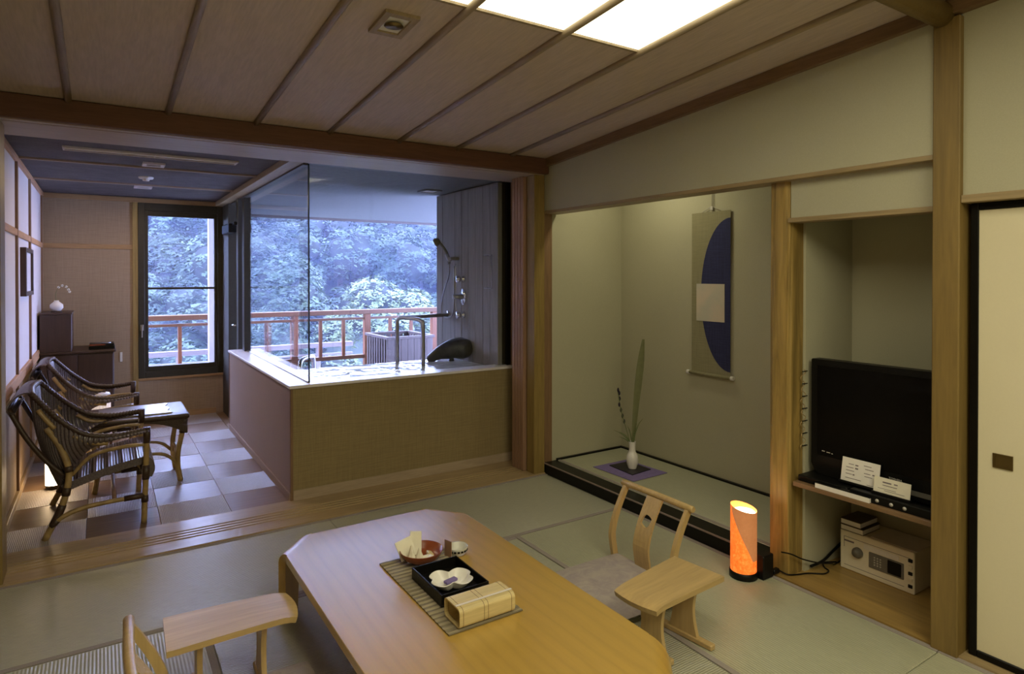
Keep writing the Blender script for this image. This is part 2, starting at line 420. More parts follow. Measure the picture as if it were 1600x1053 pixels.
# pole along X near the pillar
tag(obj('ceiling_pole', MB().tube([(XL, 1.19, 2.53), (1.2, 1.19, 2.531), (2.80, 1.19, 2.53)], .047, 16), M['pillar'], org=(1, 1.19, 2.5)),
    'round pale wooden pole under the ceiling above the pillar', 'pole')
lp = thing('ceiling_light_panel', 'large glowing white ceiling light panel crossed by thin battens', 'ceiling light', (1.17, 1.2, cz(1.2)))
xx = [LX0, .746, 1.168, 1.619, LX1]
for a, b in zip(xx, xx[1:]):
    obj('diffuser', MB().prism([(LY0+.012, cz(LY0)+.004), (LY1-.012, cz(LY1)+.004), (LY1-.012, cz(LY1)+.02), (LY0+.012, cz(LY0)+.02)], 'YZ', a+.012, b-.012), M['white_emit'], lp)
def rect_frame(mb, x0, x1, y0, y1, t, dz0, dz1):
    for (a, b, c, d) in ((x0, x1, y0, y0+t), (x0, x1, y1-t, y1), (x0, x0+t, y0+t, y1-t), (x1-t, x1, y0+t, y1-t)):
        mb.prism([(c, cz(c)+dz0), (d, cz(d)+dz0), (d, cz(d)+dz1), (c, cz(c)+dz1)], 'YZ', a, b)
    return mb
obj('frame', rect_frame(MB(), LX0-.004, LX1+.004, LY0-.004, LY1+.004, .014, -.006, .02), M['batten'], lp)
# downlight
dl = thing('downlight', 'square wooden framed downlight in the sloping ceiling', 'downlight', (.967, 2.345, cz(2.345)))
obj('frame', rect_frame(MB(), .897, 1.037, 2.25, 2.44, .026, -.014, .004), M['batten'], dl)
obj('reflector_plate', MB().prism([(2.277, cz(2.277)-.006), (2.413, cz(2.413)-.006), (2.413, cz(2.413)+.002), (2.277, cz(2.277)+.002)], 'YZ', .923, 1.011), M['white'], dl)
pz = cz(2.345)-.007
obj('reflector', MB().lathe([(.038, -.003), (.036, .0), (.024, .004), (.010, .0045), (.0001, .0045)], (.967, 2.345, pz-.004), 20), M['brass'], dl)

# far beam over the opening, kamoi
struct('trim_2', M['beam'], XL, XW, 3.835, 3.90, 2.257, cz(3.835)-.004, b=.004)
poly = [(3.875, 2.252), (3.915, 2.252), (3.918, 2.262), (3.928, 2.262), (3.931, 2.252)]
poly += [(4.315, 2.252), (4.315, 2.40), (3.90, 2.40), (3.90, 2.262), (3.875, 2.262)]
obj('trim_3', MB().prism(poly, 'YZ', XL, 2.80), M['pale_x'], kind='structure')
struct('wall_back', M['wall_beige'], XL-.1, XW+.1, 3.90, 4.31, 2.40, 2.6)
# cornice along the right wall
obj('trim_4', MB().prism([(YB, cz(YB)-.062), (3.84, cz(3.84)-.062), (3.84, cz(3.84)-.002), (YB, cz(YB)-.002)], 'YZ', 2.785, 2.83), M['beam_y'], kind='structure')
# walls of the room outside the view
struct('wall_left', M['wall_beige'], XL-.12, XL, YB, YF, -.1, 3.0)
struct('wall_rear', M['wall_green'], XL-.12, 4.0, YB-.12, YB, -.1, 3.0)
# right wall above the alcoves
obj('wall_right', MB().prism([(1.215, 1.985), (3.90, 1.985), (3.90, cz(3.9)+.05), (1.215, cz(1.215)+.05)], 'YZ', XW, XW+.12), M['wall_green'], kind='structure')
struct('trim_5', M['pale_y'], XW-.004, XW+.125, 1.215, 3.90, 1.965, 1.986, b=.002)
obj('wall_right', MB().prism([(YB, 1.81), (1.13, 1.81), (1.13, cz(1.13)+.05), (YB, cz(YB)+.05)], 'YZ', 2.83, 2.95), M['wall_green'], kind='structure')
struct('trim_6', M['pale_y'], XW-.005, 2.95, YB, 1.125, 1.782, 1.812, b=.002)
struct('trim_7', M['pale_y'], XW-.002, 2.95, YB, 1.125, -.05, .009)
tag(box('pillar', M['pillar'], 2.80, 2.95, 1.125, 1.222, 0, cz(1.2)-.064, b=.004, org=(2.87,1.17,0)), 'square honey brown wooden pillar between the TV niche and the sliding door', 'pillar')
# sliding doors
def fusuma(n, y0, y1, x0):
    d = obj('door_%d' % n, MB().box(x0+.006, x0+.024, y0+.02, y1-.02, .03, 1.76), M['fusuma'], kind='structure')
    fr = MB(); t = .028
    fr.box(x0, x0+.03, y0, y0+t, .010, 1.781, .003).box(x0, x0+.03, y1-t, y1, .010, 1.781, .003)
    fr.box(x0, x0+.03, y0+t, y1-t, .010, .010+t, .003).box(x0, x0+.03, y0+t, y1-t, 1.781-t, 1.781, .003)
    obj('lacquer_frame', fr, M['lacquer'], d)
    yc = y1-.11
    p = obj('door_pull', MB().box(x0+.001, x0+.007, yc-.032, yc-.026, .766, .820).box(x0+.001, x0+.007, yc+.026, yc+.032, .766, .820)
        .box(x0+.001, x0+.007, yc-.026, yc+.026, .766, .772).box(x0+.001, x0+.007, yc-.026, yc+.026, .814, .820).box(x0+.0045, x0+.007, yc-.026, yc+.026, .772, .814), M['brass'], d)
fusuma(1, .21, 1.112, 2.862); fusuma(2, -.70, .20, 2.90)
struct('wall_right', M['wall_green'], 2.93, 3.0, YB, 1.0, -.1, 1.79)

# unseen outer shell added to keep sky light from leaking in
struct('wall_light_seal', M['wall_green'], 3.95, 4.05, YB-.1, 4.42, -.2, 3.1)
struct('wall_light_seal', M['wall_green'], 2.885, 4.05, 4.32, 4.42, -.2, 3.1)
struct('ceiling_light_seal', M['wall_green'], XL-.12, 4.05, YB-.12, 4.40, 3.0, 3.1)
struct('ceiling_light_seal', M['wall_green'], XL-.12, 1.18, 4.40, 7.7, 2.36, 2.5)
struct('floor_light_seal', M['soil'], XL-.12, 4.05, YB-.12, 4.40, -.3, -.14)

# ------------------------------------------------------------------ display alcove
struct('wall_alcove_back', M['wall_green'], 3.61, 3.70, 1.98, 4.0, 0, 2.6)
struct('wall_alcove_left', M['wall_green'], 2.885, 3.61, 3.91, 4.0, 0, 2.6)
struct('wall_alcove_ceiling', M['wall_green'], 2.935, 3.61, 1.98, 3.91, 2.42, 2.5)
struct('wall_alcove_right', M['wall_green'], 2.97, 3.61, 1.89, 1.98, 0, 2.6)
struct('trim_8', M['brown_z'], 2.805, 2.89, 3.90, 3.97, 0, 2.3)
al = struct('floor_alcove', M['soil'], 2.82, 3.61, 1.99, 3.91, -.1, .055)
m = box('tatami_mat', M['tatami_y'], 2.935, 3.585, 2.0, 3.885, .055, .082, al, .003)
box('edging', M['tatami_edge'], 2.937, 2.962, 2.0, 3.885, .08, .0842, m)
box('wall_strip', M['lacquer'], 3.587, 3.609, 2.0, 3.909, .055, .092, al)
box('wall_strip', M['lacquer'], 2.937, 3.587, 3.889, 3.909, .055, .092, al)
kb = thing('alcove_kerb', 'black lacquered kerb along the front of the display alcove', 'kerb', (2.85, 2.9, 0))
obj('sill', MB().box(2.812, 2.933, 2.0, 3.905, .001, .080, .003), M['lacquer'], kb)
obj('highlight_edge', MB().box(2.8085, 2.816, 2.0, 3.905, .0735, .0815), M['lacquer_highlight'], kb)
bp = thing('alcove_post', 'natural golden wooden post with wavy grain between alcove and TV niche', 'post', (2.92, 1.95, 0))
def bash(u, v):
    a = 2*PI*u; z = v*2.45; k = .5+.5*math.sin(9*a+3*math.sin(z*2.1)+z*1.3)
    sx = math.copysign(abs(math.cos(a))**.35, math.cos(a)); sy = math.copysign(abs(math.sin(a))**.35, math.sin(a))
    r = 1-.045*k
    return (2.925+.066*sx*r, 1.945+.060*sy*r, z)
M['bash'] = wood('golden wavy cedar', (.31,.205,.06), 'Z', .5, .9, .55)
obj('shaft', MB().grid(bash, 72, 40, True, True), M['bash'], bp)

# ------------------------------------------------------------------ TV niche
struct('wall_niche_back', M['wall_green'], 3.40, 3.48, 1.10, 1.98, 0, 2.4)
struct('wall_niche_left', M['wall_green'], 2.975, 3.40, 1.874, 1.90, 0, 2.4)
struct('wall_niche_right', M['wall_green'], 2.95, 3.40, 1.10, 1.128, 0, 2.4)
struct('wall_niche_top', M['wall_green'], 2.87, 3.40, 1.128, 1.88, 1.80, 1.9)
struct('wall_niche_front', M['wall_green'], 2.865, 2.90, 1.2, 1.885, 1.782, 2.42)
struct('trim_9', M['pale_y'], 2.85, 2.945, 1.2, 1.892, 1.760, 1.783, b=.002)
struct('floor_niche', M['board_floor'], 2.822, 3.40, 1.128, 1.985, -.05, .006)
tag(box('niche_shelf', M['beam_y'], 2.868, 3.39, 1.224, 1.872, .460, .482, b=.002, org=(3.1,1.5,.47)), 'wooden shelf carrying the television inside the niche', 'shelf')

# ------------------------------------------------------------------ right end of the far opening
tag(box('corner_post', M['pale_z'], 2.715, 2.81, 3.885, 3.985, .008, 2.252, b=.003, org=(2.76,3.93,0)), 'pale square wooden post in the far right corner of the room', 'post')
for i in range(4):
    y = 4.005+i*.04
    p = thing('sliding_panel', 'edge of a parked wooden sliding screen beside the bath window, number %d from the room' % (i+1), 'screen', (2.73, y+.01, .01), None)
    p['label'] = ['front parked wooden sliding screen beside the corner post', 'parked wooden sliding screen just behind the front one', 'parked wooden sliding screen just before the rearmost one', 'rearmost parked wooden sliding screen, next to the bath window'][i]
    obj('stile', MB().box(2.690, 2.80, y-.006, y+.028, .011, 2.251, .002), M['reveal'], p)
    obj('top_tongue', MB().box(2.694, 2.80, y+.002, y+.018, 2.2505, 2.257), M['bronze'], p)
# solid wall behind the panels
struct('wall_bath_return', M['brown_z'], 2.80, 2.885, 3.985, 4.42, 0, 2.6)

# ================================================================== SUN ROOM
f2 = struct('floor_sunroom', M['soil'], XL-.1, 1.2, 4.315, 7.62, -.14, -.012)
TX = [XL, -.08, .30, .69, 1.045]; TY = [4.315, 4.70, 5.10, 5.50, 5.90, 6.30, 6.70, 7.10, 7.58]
for i in range(4):
    for j in range(8):
        lt = (i+j) % 2 == 0
        box('floor_tile', M['tile_light' if lt else 'tile_dark'], TX[i]+.0012, TX[i+1]-.0012, TY[j]+.0012, TY[j+1]-.0012, -.012, .0015 if lt else .0, f2, .0008)
        if i == 3 and TY[j] > 6.6: box('floor_tile', M['tile_dark'], 1.0465, 1.178, TY[j]+.0012, TY[j+1]-.0012, -.012, 0, f2, .0008)
# left wall with posts and rails
struct('wall_left', M['wall_white'], XL-.12, XL-.012, 4.06, 7.6, .80, 2.32)
struct('wall_left', M['wall_beige'], XL-.12, XL-.012, 4.06, 7.6, -.1, .80)
struct('trim_10', M['pale_z'], XL-.06, -.405, 3.885, 4.06, .008, 2.252, b=.003)
for y in (5.36, 6.30, 7.5): struct('trim_11', M['brown_z'], XL-.02, XL+.004, y, y+.04, .0, 2.29, b=.002)
struct('trim_12', M['orange_rail'], XL-.02, XL+.002, 4.06, 7.58, 1.765, 1.81, b=.002)
struct('trim_13', M['orange_rail'], XL-.02, XL+.006, 4.06, 7.58, .765, .835, b=.002)
struct('trim_14', M['orange_rail'], XL-.02, XL+.008, 4.06, 7.58, 2.262, 2.298, b=.002)
struct('baseboard_left', M['pale_y'], XL-.012, XL+.006, 4.06, 7.58, 0, .055, b=.002)
# far wall round the window
YW = 7.58
struct('wall_far', M['wall_beige'], XL-.1, .315, YW, YW+.12, -.1, 2.32)
struct('wall_far', M['wall_beige'], .315, 1.13, YW, YW+.12, -.1, .42)
struct('trim_15', M['orange_rail_x'], XL, .285, YW-.012, YW, 1.765, 1.812, b=.002)
struct('trim_16', M['orange_rail_x'], XL, 1.13, YW-.014, YW+.1, 2.25, 2.298, b=.002)
struct('trim_17', M['pale_z'], .270, .318, YW-.016, YW+.1, .0, 2.25, b=.002)
struct('trim_18', M['orange_rail_x'], .318, 1.13, YW-.02, YW+.1, .41, .435, b=.002)
struct('baseboard_far', M['orange_rail_x'], XL, 1.05, YW-.012, YW, 0, .06, b=.002)
win = obj('window_1', MB().box(.318, .378, YW-.02, YW+.06, .435, 2.25, .003).box(1.068, 1.14, YW-.02, YW+.06, .435, 2.25, .003)
   .box(.378, 1.068, YW-.02, YW+.06, .435, .50, .003).box(.378, 1.068, YW-.02, YW+.06, 2.17, 2.25, .003), M['bronze'], kind='structure')
obj('sash', MB().box(.378, .41, YW+.0, YW+.05, .50, 2.17, .002).box(1.038, 1.068, YW+.0, YW+.05, .50, 2.17, .002)
   .box(.41, 1.038, YW+.0, YW+.05, .50, .552, .002).box(.41, 1.038, YW+.0, YW+.05, 2.118, 2.17, .002).box(.41, 1.038, YW+.01, YW+.04, 1.352, 1.375), M['bronze'], win)
obj('pane', MB().box(.41, 1.038, YW+.024, YW+.028, .552, 1.352), M['glass'], win)
obj('pane', MB().box(.41, 1.038, YW+.024, YW+.028, 1.375, 2.118), M['glass'], win)
obj('window_handle', MB().box(.335, .365, YW-.032, YW-.02, .93, .99, .003).box(.342, .356, YW-.05, YW-.032, .86, .975, .004), M['steel'], win)
# ceiling of the sun room
sc_ = struct('ceiling_sunroom', M['sun_ceil'], XL-.1, 1.16, 4.31, 7.6, 2.302, 2.36)
for y in (5.40, 6.46): box('batten', M['batten_x'], XL, 1.05, y-.017, y+.017, 2.288, 2.304, sc_, .003)
vn = thing('ceiling_vent', 'long slim white air slot in the dark sun room ceiling', 'vent', (.3, 4.86, 2.30))
obj('frame', MB().box(-.20, .815, 4.79, 4.80, 2.292, 2.303).box(-.20, .815, 4.915, 4.925, 2.292, 2.303).box(-.20, -.19, 4.80, 4.915, 2.292, 2.303).box(.805, .815, 4.80, 4.915, 2.292, 2.303).box(.302, .308, 4.80, 4.915, 2.293, 2.303), M['wall_white'], vn)
obj('slat', MB().box(-.19, .805, 4.845, 4.868, 2.294, 2.300), M['safe'], vn)
obj('slot', MB().box(-.19, .805, 4.80, 4.915, 2.2995, 2.303), M['grey'], vn)
for lab, y in (('recessed square downlight nearer to the air slot', 5.24), ('recessed square downlight nearer to the far window', 6.62)):
    d = thing('downlight', lab, 'downlight', (.32, y, 2.30))
    mb = MB()
    for k in range(4):
        a = [(.25,.39,y-.07,y-.045),(.25,.39,y+.045,y+.07),(.25,.275,y-.045,y+.045),(.365,.39,y-.045,y+.045)][k]; mb.box(*a, 2.288, 2.303)
    obj('frame', mb, M['wall_white'], d); obj('reflector', MB().lathe([(.044, -.004), (.03, .002), (.0001, .003)], (.32, y, 2.298), 16), M['brass'], d)
sd = thing('smoke_detector', 'round white smoke detector between the two sun room downlights', 'smoke detector', (.31, 5.97, 2.30))
obj('base', MB().lathe([(.055, .002), (.055, -.008), (.05, -.014), (.028, -.016), (.0001, -.016)], (.31, 5.97, 2.301), 24), M['white'], sd)
obj('sensor', MB().lathe([(.026, 0), (.024, -.016), (.0001, -.018)], (.31, 5.97, 2.286), 16), M['paper'], sd)

# ------------------------------------------------------------------ half wall round the bath
hw = struct('wall_bath_front', M['wall_half'], 1.052, 2.80, 4.302, 4.42, 0, .750)
struct('wall_bath_side', M['wall_half_side'], 1.047, 1.22, 4.32, 6.69, 0, .750)
struct('trim_19', M['brown_z'], 1.043, 1.060, 4.296, 4.32, .0, .750, b=.002)
struct('trim_19', M['brown_z'], 1.043, 1.060, 6.67, 6.695, .0, .750, b=.002)
struct('baseboard_front', M['pale_x'], 1.06, 2.80, 4.292, 4.303, .008, .075, b=.002)
struct('baseboard_side', M['wall_half_side'], 1.038, 1.048, 4.31, 6.68, 0, .055, b=.002)
struct('trim_20', M['capstone'], 1.035, 2.795, 4.288, 4.44, .750, .771, b=.003)
struct('trim_21', M['capstone'], 1.035, 1.26, 4.44, 6.70, .750, .771, b=.003)
# glass: front and side pane, with posts
wg = obj('window_2', MB().box(1.186, 2.775, 4.356, 4.366, .771, 2.255), M['glass'], kind='structure')
obj('edge', MB().box(1.178, 1.186, 4.354, 4.368, .771, 2.255), M['glass_edge'], wg)
obj('edge_seal', MB().box(2.768, 2.80, 4.345, 4.375, .771, 2.255), M['black'], wg)
ws = obj('window_3', MB().box(1.178, 1.186, 4.372, 6.50, .771, 2.255), M['glass'], kind='structure')
obj('track', MB().box(1.172, 1.192, 4.372, 6.50, .7705, .780), M['steel'], ws)
struct('trim_22', M['pale_y'], 1.05, 1.145, 4.31, 7.6, 2.256, 2.302, b=.002)
struct('trim_23', M['bronze'], 1.145, 1.18, 4.36, 7.6, 2.245, 2.31)
wp = obj('window_4', MB().box(1.150, 1.215, 6.50, 6.60, .771, 2.255, .003), M['bronze'], kind='structure')
obj('post', MB().box(1.13, 1.22, 6.70, 6.79, .0, 2.255, .003), M['bronze'], wp)
obj('post', MB().box(1.12, 1.22, 7.20, 7.62, .0, 2.255, .003), M['bronze'], wp)
obj('pane', MB().box(1.178, 1.184, 6.79, 7.20, .06, 2.255), M['glass'], wp)
obj('rail', MB().box(1.15, 1.21, 6.79, 7.20, .0, .08, .003), M['bronze'], wp)
obj('door_closer', MB().box(1.07, 1.15, 6.86, 7.28, 1.93, 2.02, .006).box(1.10, 1.14, 6.74, 6.90, 2.0, 2.03, .004), M['black'], wp)
obj('handle', MB().tube(curve([(1.15, 6.83, 1.0), (1.11, 6.84, 1.0), (1.11, 6.95, 1.0)], 8), .009, 8), M['chrome'], wp)

# ================================================================== BATH
bw = struct('wall_bath_right', M['bronze'], 2.74, 2.80, 4.38, 5.50, .6, 2.27)
random.seed(3)
y = 4.38
for k in range(9):
    wd = (5.50-4.38)/9
    box('plank', M['bath_wood'], 2.70+random.uniform(0, .004), 2.742, y+.0015, y+wd-.0015, .62, 2.255, bw, .002); y += wd
tl = struct('ceiling_bath', M['bath_ceil'], 1.18, 6.0, 4.33, 8.5, 2.285, 2.36)
sl = MB()
for k in range(82):
    yy = 4.36+k*.05; sl.box(1.18, 6.0, yy, yy+.040, 2.268, 2.286)
obj('ceiling_slats', sl, M['bath_ceil'], tl, kind='stuff')
struct('trim_24', M['deck'], -1.5, 6.0, 8.5, 8.54, 2.24, 2.40, b=.003)
struct('ceiling_eave', M['bath_ceil'], -1.5, 1.178, 7.7, 8.5, 2.27, 2.36)
cl = thing('ceiling_light', 'small square light in the slatted ceiling over the bath', 'ceiling light', (2.5, 5.23, 2.26))
obj('frame', MB().box(2.42, 2.58, 5.14, 5.16, 2.255, 2.269).box(2.42, 2.58, 5.30, 5.32, 2.255, 2.269).box(2.42, 2.44, 5.16, 5.30, 2.255, 2.269).box(2.56, 2.58, 5.16, 5.30, 2.255, 2.269), M['grey'], cl)
obj('lens', MB().box(2.44, 2.56, 5.16, 5.30, 2.260, 2.268), M['paper'], cl)
# tub
tb = thing('bathtub', 'open air bath filled to the brim with bright water', 'bathtub', (1.95, 4.78, .1))
tm = MB(); X0, X1, Y0, Y1 = 1.262, 2.698, 4.442, 5.16
for a in ((X0, X1, Y0, Y0+.03), (X0, X1, Y1-.10, Y1), (X0, X0+.08, Y0+.03, Y1-.10), (X1-.05, X1, Y0+.03, Y1-.10)): tm.box(*a, .1, .748, .006)
tm.box(X0, X1, Y0, Y1, .1, .16)
obj('basin', tm, M['tub'], tb)
obj('water', MB().box(X0+.02, X1-.04, Y0+.01, Y1-.05, .2, .757, .004), M['water'], tb)
# wet deck beside the tub
bd = struct('floor_bath', M['soil'], 1.225, 3.9, 5.17, 6.66, .18, .50)
for k in range(11):
    yy = 5.19+k*.134; box('deck_board', M['deck'], 1.265, 3.9, yy, yy+.128, .50, .53, bd, .003)
fd = struct('floor_deck', M['soil'], -1.2, 6.0, 7.75, 9.06, -.05, .14)
fd2 = struct('floor_deck', M['soil'], 1.23, 6.0, 6.66, 7.75, -.05, .14)
for k in range(10):
    yy = 7.76+k*.13; box('deck_board', M['deck'], -1.2, 6.0, yy, yy+.124, .14, .17, fd, .003)
for k in range(8):
    yy = 6.67+k*.134; box('deck_board', M['deck'], 1.23, 6.0, yy, yy+.128, .14, .17, fd2, .003)
# railing
rl = thing('balcony_railing', 'reddish cedar balcony railing in front of the forest', 'railing', (2.5, 9.0, .17))
obj('top_rail', MB().box(-1.2, 6.0, 8.95, 9.05, .935, 1.0, .004), M['rail_wood'], rl)
obj('mid_rail', MB().box(-1.2, 6.0, 8.98, 9.02, .855, .89, .003), M['rail_wood'], rl)
obj('bottom_rail', MB().box(-1.2, 6.0, 8.97, 9.03, .29, .345, .003), M['rail_wood'], rl)
for x in (-1.1, .07, 1.2, 2.235, 3.28, 4.37, 5.5): obj('post', MB().box(x-.045, x+.045, 8.955, 9.045, .17, .935, .004), M['rail_wood_z'], rl)
for x in (-.7, -.3, .45, .83, 1.52, 1.87, 2.60, 2.93, 3.645, 3.985, 4.75, 5.1): obj('baluster', MB().box(x-.022, x+.022, 8.978, 9.022, .345, .855, .003), M['rail_wood_z'], rl)
ob = thing('outer_bench_rail', 'low grey plank rail beyond the balcony railing', 'rail', (2.8, 10.0, -.3))
obj('plank', MB().box(-1.0, 3.4, 9.95, 10.05, .37, .44, .004), M['deck'], ob)
obj('plank', MB().box(-1.0, 3.4, 9.97, 10.03, .24, .27, .003), M['deck'], ob)
for x in (-.5, .9, 2.85): obj('bracket', MB().box(x-.03, x+.03, 9.96, 10.04, -.3, .37, .003), M['deck'], ob)
tag(box('eave_post', M['wall_white'], 1.09, 1.17, 8.42, 8.50, .17, 2.27, b=.003, org=(1.13, 8.46, .17)), 'pale upright post outside the far window carrying the eave', 'post')
# slatted crate
cr = thing('slatted_crate', 'weathered open wooden crate with slatted sides on the deck', 'crate', (3.43, 8.15, .17))
def crate():
    x0, x1, y0, y1, z0, z1 = 3.11, 3.75, 7.75, 8.55, .17, .665
    for (a, b, c, d) in ((x0-.02, x1+.02, y0-.02, y0+.03), (x0-.02, x1+.02, y1-.03, y1+.02), (x0-.02, x0+.03, y0+.03, y1-.03), (x1-.03, x1+.02, y0+.03, y1-.03)):
        obj('rim_board', MB().box(a, b, c, d, z1, z1+.035, .003), M['crate'], cr)
    n = 7
    for k in range(n):
        w_ = (x1-x0)/n
        obj('plank', MB().box(x0+k*w_+.001, x0+(k+1)*w_-.002, y0, y0+.02, z0+.01, z1, .002), M['crate'], cr)
        obj('slat', MB().box(x0+k*w_+.012, x0+(k+1)*w_-.012, y1-.02, y1, z0+.01, z1, .002), M['crate'], cr)
    n = 9
    for k in range(n):
        w_ = (y1-y0)/n
        for xx in (x0, x1-.02): obj('slat', MB().box(xx, xx+.02, y0+k*w_+.024, y0+(k+1)*w_-.022, z0+.01, z1, .002), M['crate'], cr)
    for xx in (x0+.02, x1-.04):
        for zz in (.25, .42, .58): obj('cross_batten', MB().box(xx, xx+.018, y0+.02, y1-.02, zz, zz+.035, .002), M['crate'], cr)
    obj('bottom', MB().box(x0+.02, x1-.02, y0+.02, y1-.02, z0+.0, z0+.02), M['crate'], cr)
crate()
# steel grab rail at the tub
gr = thing('grab_rail', 'bent steel grab rail standing at the far tub rim', 'grab rail', (2.2, 5.1, .75))
obj('hoop', MB().tube(curve([(2.13, 5.10, .74), (2.13, 5.10, 1.08), (2.135, 5.095, 1.12), (2.15, 5.06, 1.137), (2.195, 4.87, 1.137), (2.215, 4.80, 1.12), (2.22, 4.775, 1.08), (2.22, 4.77, .74)], 40), .0165, 10), M['steel'], gr)
obj('wall_bar', MB().tube([(2.14, 5.07, 1.137), (2.3, 5.11, 1.137), (2.70, 5.25, 1.137)], .0165, 10), M['steel'], gr)
obj('wall_flange', MB().lathe([(.035, -.006), (.035, .0), (.02, .006)], (2.694, 5.248, 1.137), 16, True, 'X'), M['chrome'], gr)
sg = thing('small_grab_handle', 'short polished step handle behind the corner of the bath glass', 'grab handle', (1.36, 5.3, .53))
obj('handle', MB().tube(curve([(1.36, 5.30, .531), (1.36, 5.30, .74), (1.40, 5.36, .80), (1.50, 5.47, .80), (1.53, 5.50, .77), (1.53, 5.50, .531)], 30), .018, 10), M['chrome'], sg)
# stone spout
sp = thing('stone_spout', 'dark lumpy stone water spout jutting from the plank wall', 'water spout', (2.55, 4.95, .9))
def spout(u, v):
    c = curve([(2.72, 4.87, .86), (2.64, 4.88, .865), (2.56, 4.90, .86), (2.48, 4.93, .84), (2.41, 4.96, .80), (2.36, 4.98, .765)], 20); k = min(int(v*20), 20); p = c[k]
    r = [.062, .075, .083, .088, .090, .091, .090, .088, .085, .081, .077, .072, .066, .060, .054, .049, .045, .042, .041, .040, .022][k]
    t = (c[min(k+1, 20)]-c[max(k-1, 0)]).normalized(); a_ = Vector((0, 0, 1)).cross(t).normalized(); b_ = t.cross(a_)
    a = 2*PI*u; d = (a_*math.cos(a)+b_*math.sin(a))*r
    return p+d*(1+.16*mnoise.noise(p*9+d*14))
obj('spout', MB().grid(spout, 28, 21, True, True), M['stone'], sp)
obj('foot', MB().lathe([(.028, .75), (.02, .78), (.02, .80)], (2.55, 4.905, 0), 12), M['stone'], sp)
# shower
sh = thing('shower_set', 'chrome hand shower with looping hose on the plank wall', 'shower', (2.69, 5.07, 1.4))
obj('slide_bracket', MB().box(2.61, 2.70, 5.04, 5.09, 1.635, 1.665, .006).tube([(2.62, 5.07, 1.62), (2.60, 5.09, 1.69)], .018, 10), M['steel'], sh)
obj('shower_handle', MB().tube(curve([(2.615, 5.07, 1.60), (2.60, 5.09, 1.70), (2.565, 5.14, 1.78), (2.545, 5.165, 1.80)], 12), .013, 10), M['grey'], sh)
obj('shower_head', MB().tube([(2.56, 5.15, 1.815), (2.535, 5.165, 1.80), (2.52, 5.175, 1.79)], [.022, .038, .034], 16), M['grey'], sh)
obj('hose', MB().tube(curve([(2.615, 5.07, 1.60), (2.625, 5.10, 1.5), (2.63, 5.22, 1.33), (2.64, 5.285, 1.2), (2.65, 5.27, 1.135), (2.655, 5.17, 1.115), (2.655, 5.07, 1.17), (2.65, 5.045, 1.4), (2.65, 5.045, 1.58)], 50), .0065, 8), M['steel'], sh)
obj('hose', MB().tube(curve([(2.66, 5.035, 1.6), (2.66, 5.03, 1.35), (2.66, 5.02, 1.2), (2.66, 4.97, 1.15)], 20), .006, 8), M['steel'], sh)
for nm, z, lab in (('water_valve', 1.467, 'upper round chrome valve on the plank wall'), ('water_valve', 1.15, 'lower round chrome valve on the plank wall beneath the mixer')):
    v = thing(nm, lab, 'valve', (2.69, 4.955, z))
    obj('knob', MB().lathe([(.030, .0), (.030, .016), (.022, .02), (.022, .045), (.030, .05), (.030, .072), (.0001, .076)], (2.70-.076, 4.955, z), 18, True, 'X').xform(Matrix.Translation((2.70, 0, 0)) @ Matrix.Scale(-1, 4, (1,0,0)) @ Matrix.Translation((-2.624, 0, 0))), M['chrome'], v)
v = thing('mixer_tap', 'oval chrome mixer plate with a lever between the two valves', 'tap', (2.69, 4.96, 1.31))
e = MB().lathe([(.0001, 0), (.05, .002), (.052, .008), (.0001, .010)], (0, 0, 0), 24, True, 'X'); e.xform(Matrix.Translation((2.689, 4.96, 1.31)) @ Matrix.Scale(1.35, 4, (0,0,1)))
obj('plate', e, M['chrome'], v)
obj('lever', MB().tube([(2.69, 4.96, 1.31), (2.64, 4.965, 1.31), (2.60, 4.98, 1.312)], [.022, .024, .019], 14), M['steel'], v)
th = thing('towel_hoop', 'thin square wire towel hoop on the planks near the glass', 'towel rail', (2.69, 4.45, 1.53))
obj('hoop', MB().tube([(2.698, 4.53, 1.665), (2.66, 4.53, 1.665), (2.66, 4.415, 1.665), (2.66, 4.415, 1.395), (2.66, 4.53, 1.395), (2.698, 4.53, 1.395)], .005, 8), M['steel'], th)

